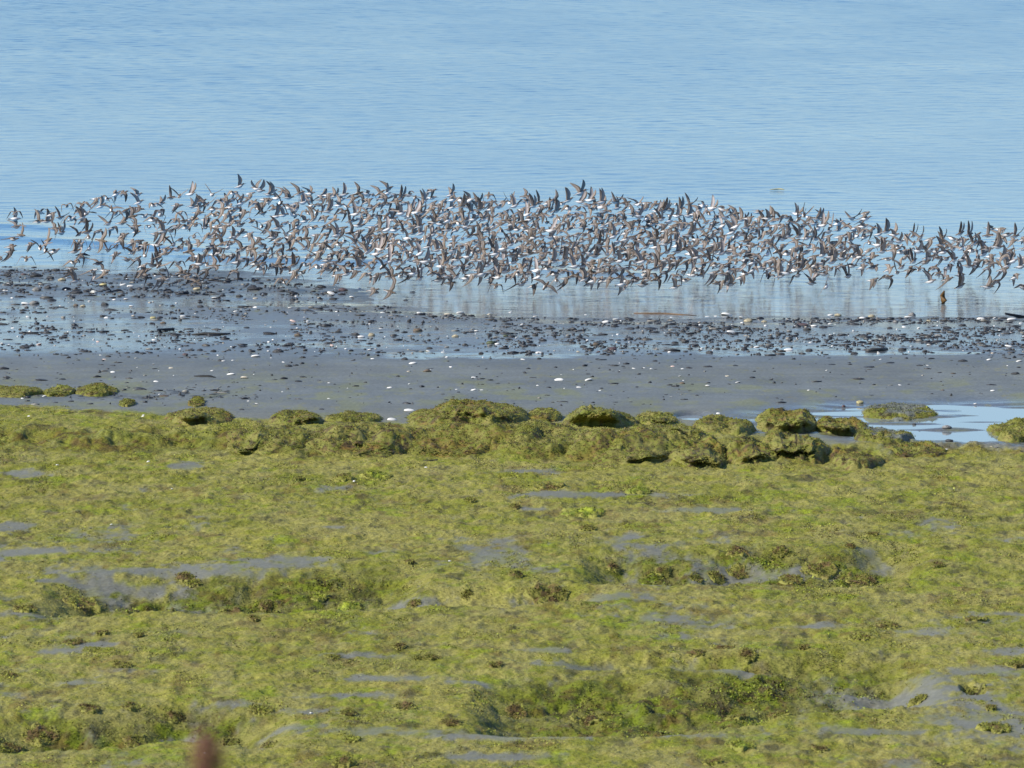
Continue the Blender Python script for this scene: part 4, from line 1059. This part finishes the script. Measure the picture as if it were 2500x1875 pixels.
z1 = [(215,680,'B'),(240,790,'L'),(310,915,'U'),(190,970,'N'),(560,715,'W'),(680,710,'U'),(740,620,'D'),(870,660,'W'),(1040,680,'D'),(1190,480,'D'),(1250,600,'L'),(1150,570,'D'),(1390,390,'N'),(1550,390,'D'),(1780,310,'D'),(1610,535,'L'),(1810,565,'N'),(1670,600,'D'),(790,820,'L'),(890,885,'U'),(1240,720,'D'),(1140,900,'W'),(1260,870,'U'),(1420,860,'D'),(1620,820,'D'),(1760,740,'L'),(1280,940,'N'),(1790,920,'D'),(450,1050,'D'),(700,985,'B'),(140,1155,'N'),(660,1140,'B'),(790,1150,'N'),(10,1250,'D'),(380,1260,'D'),(1150,1000,'D'),(1150,1060,'D'),(1290,1110,'B'),(1160,1220,'N'),(1070,1310,'D'),(1560,1130,'W'),(1680,1080,'D'),(1420,1320,'U'),(1840,1270,'L'),(1090,1580,'U'),(1340,1430,'N'),(1520,1430,'N'),(1040,1400,'N')]
z2 = [(230,440,'U'),(540,460,'W'),(820,350,'W'),(790,490,'D'),(1000,500,'W'),(1100,510,'U'),(1220,470,'U'),(1690,205,'U'),(1300,540,'D'),(230,530,'L'),(540,570,'D'),(540,620,'D'),(880,710,'L'),(320,640,'L'),(130,650,'B'),(760,710,'D'),(970,690,'D'),(1050,670,'B'),(920,800,'D'),(1200,690,'D'),(1300,730,'D'),(1440,540,'L'),(1530,520,'U'),(1590,400,'D'),(1700,380,'L'),(1410,430,'D'),(1650,520,'D'),(1620,650,'D'),(1490,620,'N'),(1540,760,'W'),(1190,800,'U'),(1360,790,'N'),(1420,900,'W'),(1320,970,'L'),(1700,770,'L'),(1720,870,'D'),(200,870,'U'),(550,740,'L'),(380,790,'D'),(470,900,'D'),(700,850,'D'),(140,1020,'D'),(310,1060,'D'),(600,970,'D'),(730,1050,'U'),(830,980,'N'),(930,1040,'D'),(1090,1040,'L'),(960,1150,'B'),(620,1120,'L'),(610,1180,'N'),(490,1250,'U'),(320,1210,'U'),(1440,1040,'W'),(1560,1030,'L'),(1230,1130,'D'),(1330,1190,'B'),(1400,1110,'N'),(1010,1270,'D'),(1590,1220,'D'),(1730,1270,'D'),(1110,1330,'W'),(1050,1380,'D'),(1220,1340,'U'),(1200,1420,'N'),(290,1360,'N'),(420,1350,'U'),(1810,1090,'D'),(340,1420,'L'),(850,1450,'L'),(900,1480,'D'),(1610,1440,'D'),(290,1480,'D'),(550,1545,'N'),(650,1555,'U'),(970,1510,'N'),(1060,1600,'U'),(230,1120,'D'),(140,1160,'W')]
z3 = [(150,240,'W'),(200,270,'U'),(330,330,'U'),(440,380,'U'),(620,370,'W'),(270,400,'D'),(330,430,'D'),(930,310,'W'),(1090,350,'W'),(890,370,'D'),(940,420,'L'),(1100,400,'D'),(1280,350,'W'),(1420,330,'U'),(1840,330,'N'),(1380,400,'D'),(1620,440,'D'),(110,450,'D'),(160,520,'D'),(730,460,'D'),(720,540,'W'),(440,640,'U'),(230,790,'D'),(430,880,'N'),(690,620,'L'),(750,790,'L'),(700,880,'D'),(470,980,'L'),(640,950,'D'),(230,1060,'D'),(320,1130,'N'),(100,1120,'B'),(650,1120,'U'),(500,1130,'N'),(370,1220,'L'),(530,1230,'D'),(690,1350,'U'),(480,1340,'B'),(150,1320,'N'),(250,1330,'N'),(210,1400,'D'),(1180,1280,'U'),(1360,1290,'W'),(1590,1230,'B'),(700,1440,'N'),(830,1450,'L'),(1580,1440,'D'),(1750,1480,'D'),(1330,1500,'D'),(540,1580,'D'),(740,1510,'D'),(1150,1340,'N'),(1340,1180,'L'),(1700,1090,'U'),(1430,1000,'D')]
z4 = [(270,230,'W'),(430,350,'U'),(690,480,'U'),(850,260,'D'),(850,350,'L'),(1110,310,'W'),(1460,410,'U'),(1620,320,'D'),(1350,470,'U'),(180,540,'D'),(500,690,'U'),(700,630,'U'),(1200,610,'D'),(1080,570,'N'),(1470,580,'B'),(1690,1040,'U'),(1440,930,'D'),(1070,660,'B'),(660,930,'D'),(960,780,'D'),(300,1020,'L'),(100,1110,'U'),(380,1110,'D'),(820,1140,'D'),(1220,1110,'D'),(1440,1190,'L'),(1290,1340,'W'),(120,1400,'D'),(1060,1410,'D'),(1100,1500,'D'),(1310,1440,'L'),(1520,1390,'B'),(1720,1540,'D'),(690,1440,'U'),(940,1460,'U'),(510,1370,'N'),(60,1600,'L'),(290,1620,'L'),(840,1250,'N'),(1650,1450,'D')]
z5 = [(1130,265,'U'),(430,310,'L'),(230,390,'U'),(600,390,'W'),(820,490,'U'),(970,360,'U'),(1310,400,'U'),(1590,460,'U'),(450,540,'U'),(90,440,'U'),(1150,530,'U'),(1490,550,'D'),(230,730,'U'),(750,830,'U'),(390,770,'D'),(1310,1060,'U'),(1590,890,'B'),(440,970,'D'),(620,1110,'W'),(570,940,'L'),(1390,1110,'D'),(1490,1260,'N'),(1410,1265,'N'),(900,1190,'U'),(370,1230,'L'),(900,1260,'D'),(350,1290,'D'),(440,1360,'D'),(380,1420,'N'),(530,1440,'D'),(690,1440,'U'),(820,1370,'N'),(940,1350,'N'),(1220,1420,'W'),(1490,1370,'D'),(90,1430,'D'),(1160,1190,'U')]
z6 = [(160,210,'N'),(350,230,'U'),(450,300,'U'),(620,330,'U'),(800,310,'D'),(950,310,'U'),(1070,400,'U'),(1230,310,'W'),(1410,290,'U'),(1560,310,'D'),(1730,460,'U'),(330,480,'D'),(480,560,'U'),(600,620,'U'),(590,440,'D'),(1440,510,'D'),(980,590,'U'),(1180,820,'U'),(1360,740,'D'),(1580,830,'U'),(990,720,'D'),(1270,880,'D'),(1650,930,'U'),(1640,1100,'N'),(1450,1110,'D'),(1110,1060,'D'),(1260,1250,'U'),(110,970,'D'),(290,960,'D'),(300,1060,'D'),(500,1060,'D'),(810,1140,'D'),(610,1310,'D'),(880,1430,'U'),(1030,1330,'N'),(1480,1370,'D'),(1610,1370,'D'),(1680,1390,'W'),(1830,1290,'D'),(310,1330,'D'),(430,1250,'U'),(100,1400,'B'),(400,1400,'U')]
z7 = [(430,400,'U'),(560,370,'U'),(330,240,'L'),(670,330,'W'),(920,270,'W'),(1030,290,'U'),(1330,350,'W'),(1190,420,'U'),(980,490,'U'),(780,610,'U'),(230,500,'D'),(480,460,'D'),(500,690,'D'),(1210,650,'U'),(1100,770,'U'),(1560,510,'U'),(1770,340,'W'),(1970,260,'N'),(1980,340,'N'),(2100,490,'N'),(1900,530,'D'),(1700,600,'D'),(1400,620,'N'),(1420,940,'L'),(1700,910,'U'),(1830,870,'U'),(280,910,'U'),(320,990,'D'),(540,980,'D'),(870,960,'N'),(880,1140,'U'),(960,1110,'U'),(1190,1070,'D'),(1330,1110,'D'),(660,1230,'U'),(490,1220,'D'),(130,1190,'L'),(1330,1200,'D'),(1140,1340,'U'),(930,1220,'D'),(1710,1230,'U'),(1370,1390,'B'),(2090,1290,'D'),(1950,990,'D'),(1790,920,'D'),(60,1280,'D'),(1580,1080,'D')]
z8 = [(200,270,'U'),(390,420,'U'),(600,330,'U'),(1030,360,'U'),(1280,300,'U'),(1410,320,'U'),(1720,230,'L'),(1870,240,'D'),(1970,320,'U'),(2080,340,'U'),(220,480,'U'),(390,500,'D'),(740,510,'W'),(1090,490,'W'),(930,570,'D'),(1250,450,'D'),(1400,490,'N'),(1620,600,'U'),(1580,450,'D'),(2060,620,'U'),(1080,670,'D'),(780,720,'N'),(1310,690,'D'),(1500,780,'B'),(1690,720,'D'),(1850,740,'U'),(1970,770,'U'),(1910,830,'N'),(2160,790,'U'),(1280,910,'U'),(960,890,'D'),(1100,970,'N'),(850,1000,'U'),(560,840,'D'),(360,870,'U'),(230,940,'D'),(20,1000,'D'),(1280,1070,'U'),(1680,1080,'W'),(1810,1000,'N'),(2080,940,'D'),(2200,1090,'D'),(520,550,'D'),(1830,420,'D')]
BIRDS = []
for reg, L in (((0, 420, 5.925), z1), ((300, 420, 5.925), z2), ((600, 420, 5.925), z3), ((900, 420, 5.53), z4), ((1200, 420, 5.184), z5), ((1500, 460, 5.925), z6), ((1800, 480, 6.32), z7), ((2130, 520, 5.978), z8)):
    for p in Z(reg, L):
        if all(math.hypot(p[0] - q[0], p[1] - q[1]) > 7 for q in BIRDS): BIRDS.append(p)
TOPL = ([0, 150, 250, 400, 600, 800, 950, 1080, 1250, 1400, 1550, 1700, 1850, 2000, 2150, 2250, 2400, 2500], [520, 500, 470, 470, 458, 470, 465, 480, 486, 482, 492, 494, 525, 528, 556, 572, 568, 575])
BOTL = ([0, 300, 600, 900, 1100, 1300, 1500, 1700, 1900, 2100, 2300, 2500], [600, 648, 655, 672, 684, 678, 690, 672, 668, 660, 665, 660])
DENS = ([0, 200, 450, 700, 1000, 1900, 2200, 2500], [80, 60, 38, 25, 19.5, 19.5, 23, 29])     # wanted spacing, px
rb = random.Random(99)
FILL = []
for _ in range(60000):
    u = rb.uniform(-60, 2560); a, b = np.interp(u, *TOPL), np.interp(u, *BOTL)
    v = rb.uniform(a + 4, b)
    sp = np.interp(u, *DENS) * (1.2 if v > b - 30 else 1.0)
    if all(abs(u - q[0]) > sp or math.hypot(u - q[0], (v - q[1]) * 1.25) > sp * (0.72 if q[2] == 'X' else 0.85) for q in FILL) and \
       all(abs(u - q[0]) > 18 or math.hypot(u - q[0], (v - q[1]) * 1.25) > 15 for q in BIRDS):
        FILL.append((u, v, rb.choices('UWLDNB', (22, 10, 10, 40, 13, 5))[0]))
def bird_pose(u, v, pose, near):
    """world matrix and mesh key of the bird seen at photo pixel u, v"""
    t = (v - 440) / 270.0
    zf = rb.uniform(0.10, 0.30) if near else rb.uniform(0.16, 0.50)
    zf += 0.10 * (1 - max(0, min(1, t)))
    x, y = at(u, v, zf)
    if y < 73.2: zf *= 0.6; x, y = at(u, v, zf)
    zg = max(0.0, gz(x, y))
    left = max(0.0, 1 - max(u, 0) / 900.0)
    yaw = rb.gauss(0.38, 0.60 + 0.25 * left)
    pitch = rb.gauss(-0.12, 0.16); roll = rb.gauss(0.02, 0.30)
    if pose == 'B': roll = rb.choice((-1, 1)) * rb.uniform(0.8, 1.15)
    if pose == 'L': roll += rb.choice((-0.25, 0.3, 0.4))
    s = rb.uniform(0.68, 0.78)
    if abs(u - 1418) < 4 and abs(v - 471) < 4: s, yaw, pitch, roll, pose = 1.04, 0.55, -0.25, -0.25, 'W'      # the one larger wader above the flock
    if pose == 'U' and s < 1 and rb.random() < 0.38: pose = rb.choice('WWL')
    k = rb.randrange(len(POSES[pose]))
    return (x, y, max(zf, zg + 0.07)), Euler((roll, pitch, yaw)), s, (pose, k)
# the 300 that show largest: the hand-placed ones, nearest and least hidden first
def clear(p):
    return min(math.hypot(p[0] - q[0], p[1] - q[1]) for q in BIRDS if q is not p) * 1.2 + (p[1] - np.interp(p[0], *TOPL)) * 0.07
order = sorted(BIRDS, key=clear, reverse=True)
solo, rest = order[:300], order[300:] + FILL
STRIP = [("grey boulder", 85), ("pale split rock", 229), ("black driftwood chip", 402), ("mottled tan rock", 484), ("stacked dark stones", 690), ("round beige stone", 907), ("brown flat stone", 1043),
         ("black twin-lobed cobble", 1248), ("two big white shells", 1400), ("brown reed", 1590), ("big strand line shell", 1775), ("driftwood log", 2040), ("grey capped stone", 2226), ("black driftwood plank", 2440)]
SOLO = [(p, bird_pose(p[0], p[1], p[2], True)) for p in solo]
PTXT = {'U': "raised steep wings", 'W': "half-raised spread wings", 'L': "level outstretched wings", 'D': "wings arched downward", 'N': "wings pulled in", 'B': "banked body, one wing up"}
bk = {}
for p, bp_ in SOLO:
    s = min(STRIP, key=lambda q: abs(q[1] - p[0]))[0]
    bk.setdefault((s, bp_[3][0]), []).append(p)
blabel = {}
for (s, ps), L in bk.items():
    for r, p in enumerate(sorted(L, key=lambda q: -q[1])):
        blabel[p] = f"sandpiper with {PTXT[ps]}, {ORD[r]}lowest such above the {s}"
for p, (loc, eul, s, key) in SOLO:
    big = s > 1
    o = link("sandpiper", BIRD_ME[key], "largest wader, wings raised, flying just above the flock's top edge" if big else blabel[p], "bird", "sandpipers flying low over the water's edge", None, loc)
    o.rotation_euler = eul; o.scale = (s, s, s)
VV, F4, F3, CC = [], [], [], []; off = 0
for p in rest:
    loc, eul, s, key = bird_pose(p[0], p[1], p[2], False)
    v, f4, f3, c = BM[key]
    m = np.array(eul.to_matrix()) * s
    VV.append(v @ m.T + np.array(loc)); F4.append(f4 + off); F3.append(f3 + off); CC.append(c * rb.uniform(0.85, 1.15)); off += len(v)
me = mesh_np("sandpiper_flock", np.concatenate(VV), [np.concatenate(F4), np.concatenate(F3)], np.concatenate(CC), None, M_BIRD)
tag(link("sandpiper_flock", me, kind="stuff"), "dense mass of small sandpipers crowded behind the nearer birds", "flock")
print("BIRDS", len(BIRDS), "FILL", len(FILL), "SHELLS", len(SHELLS), "STONES", len(STONES))
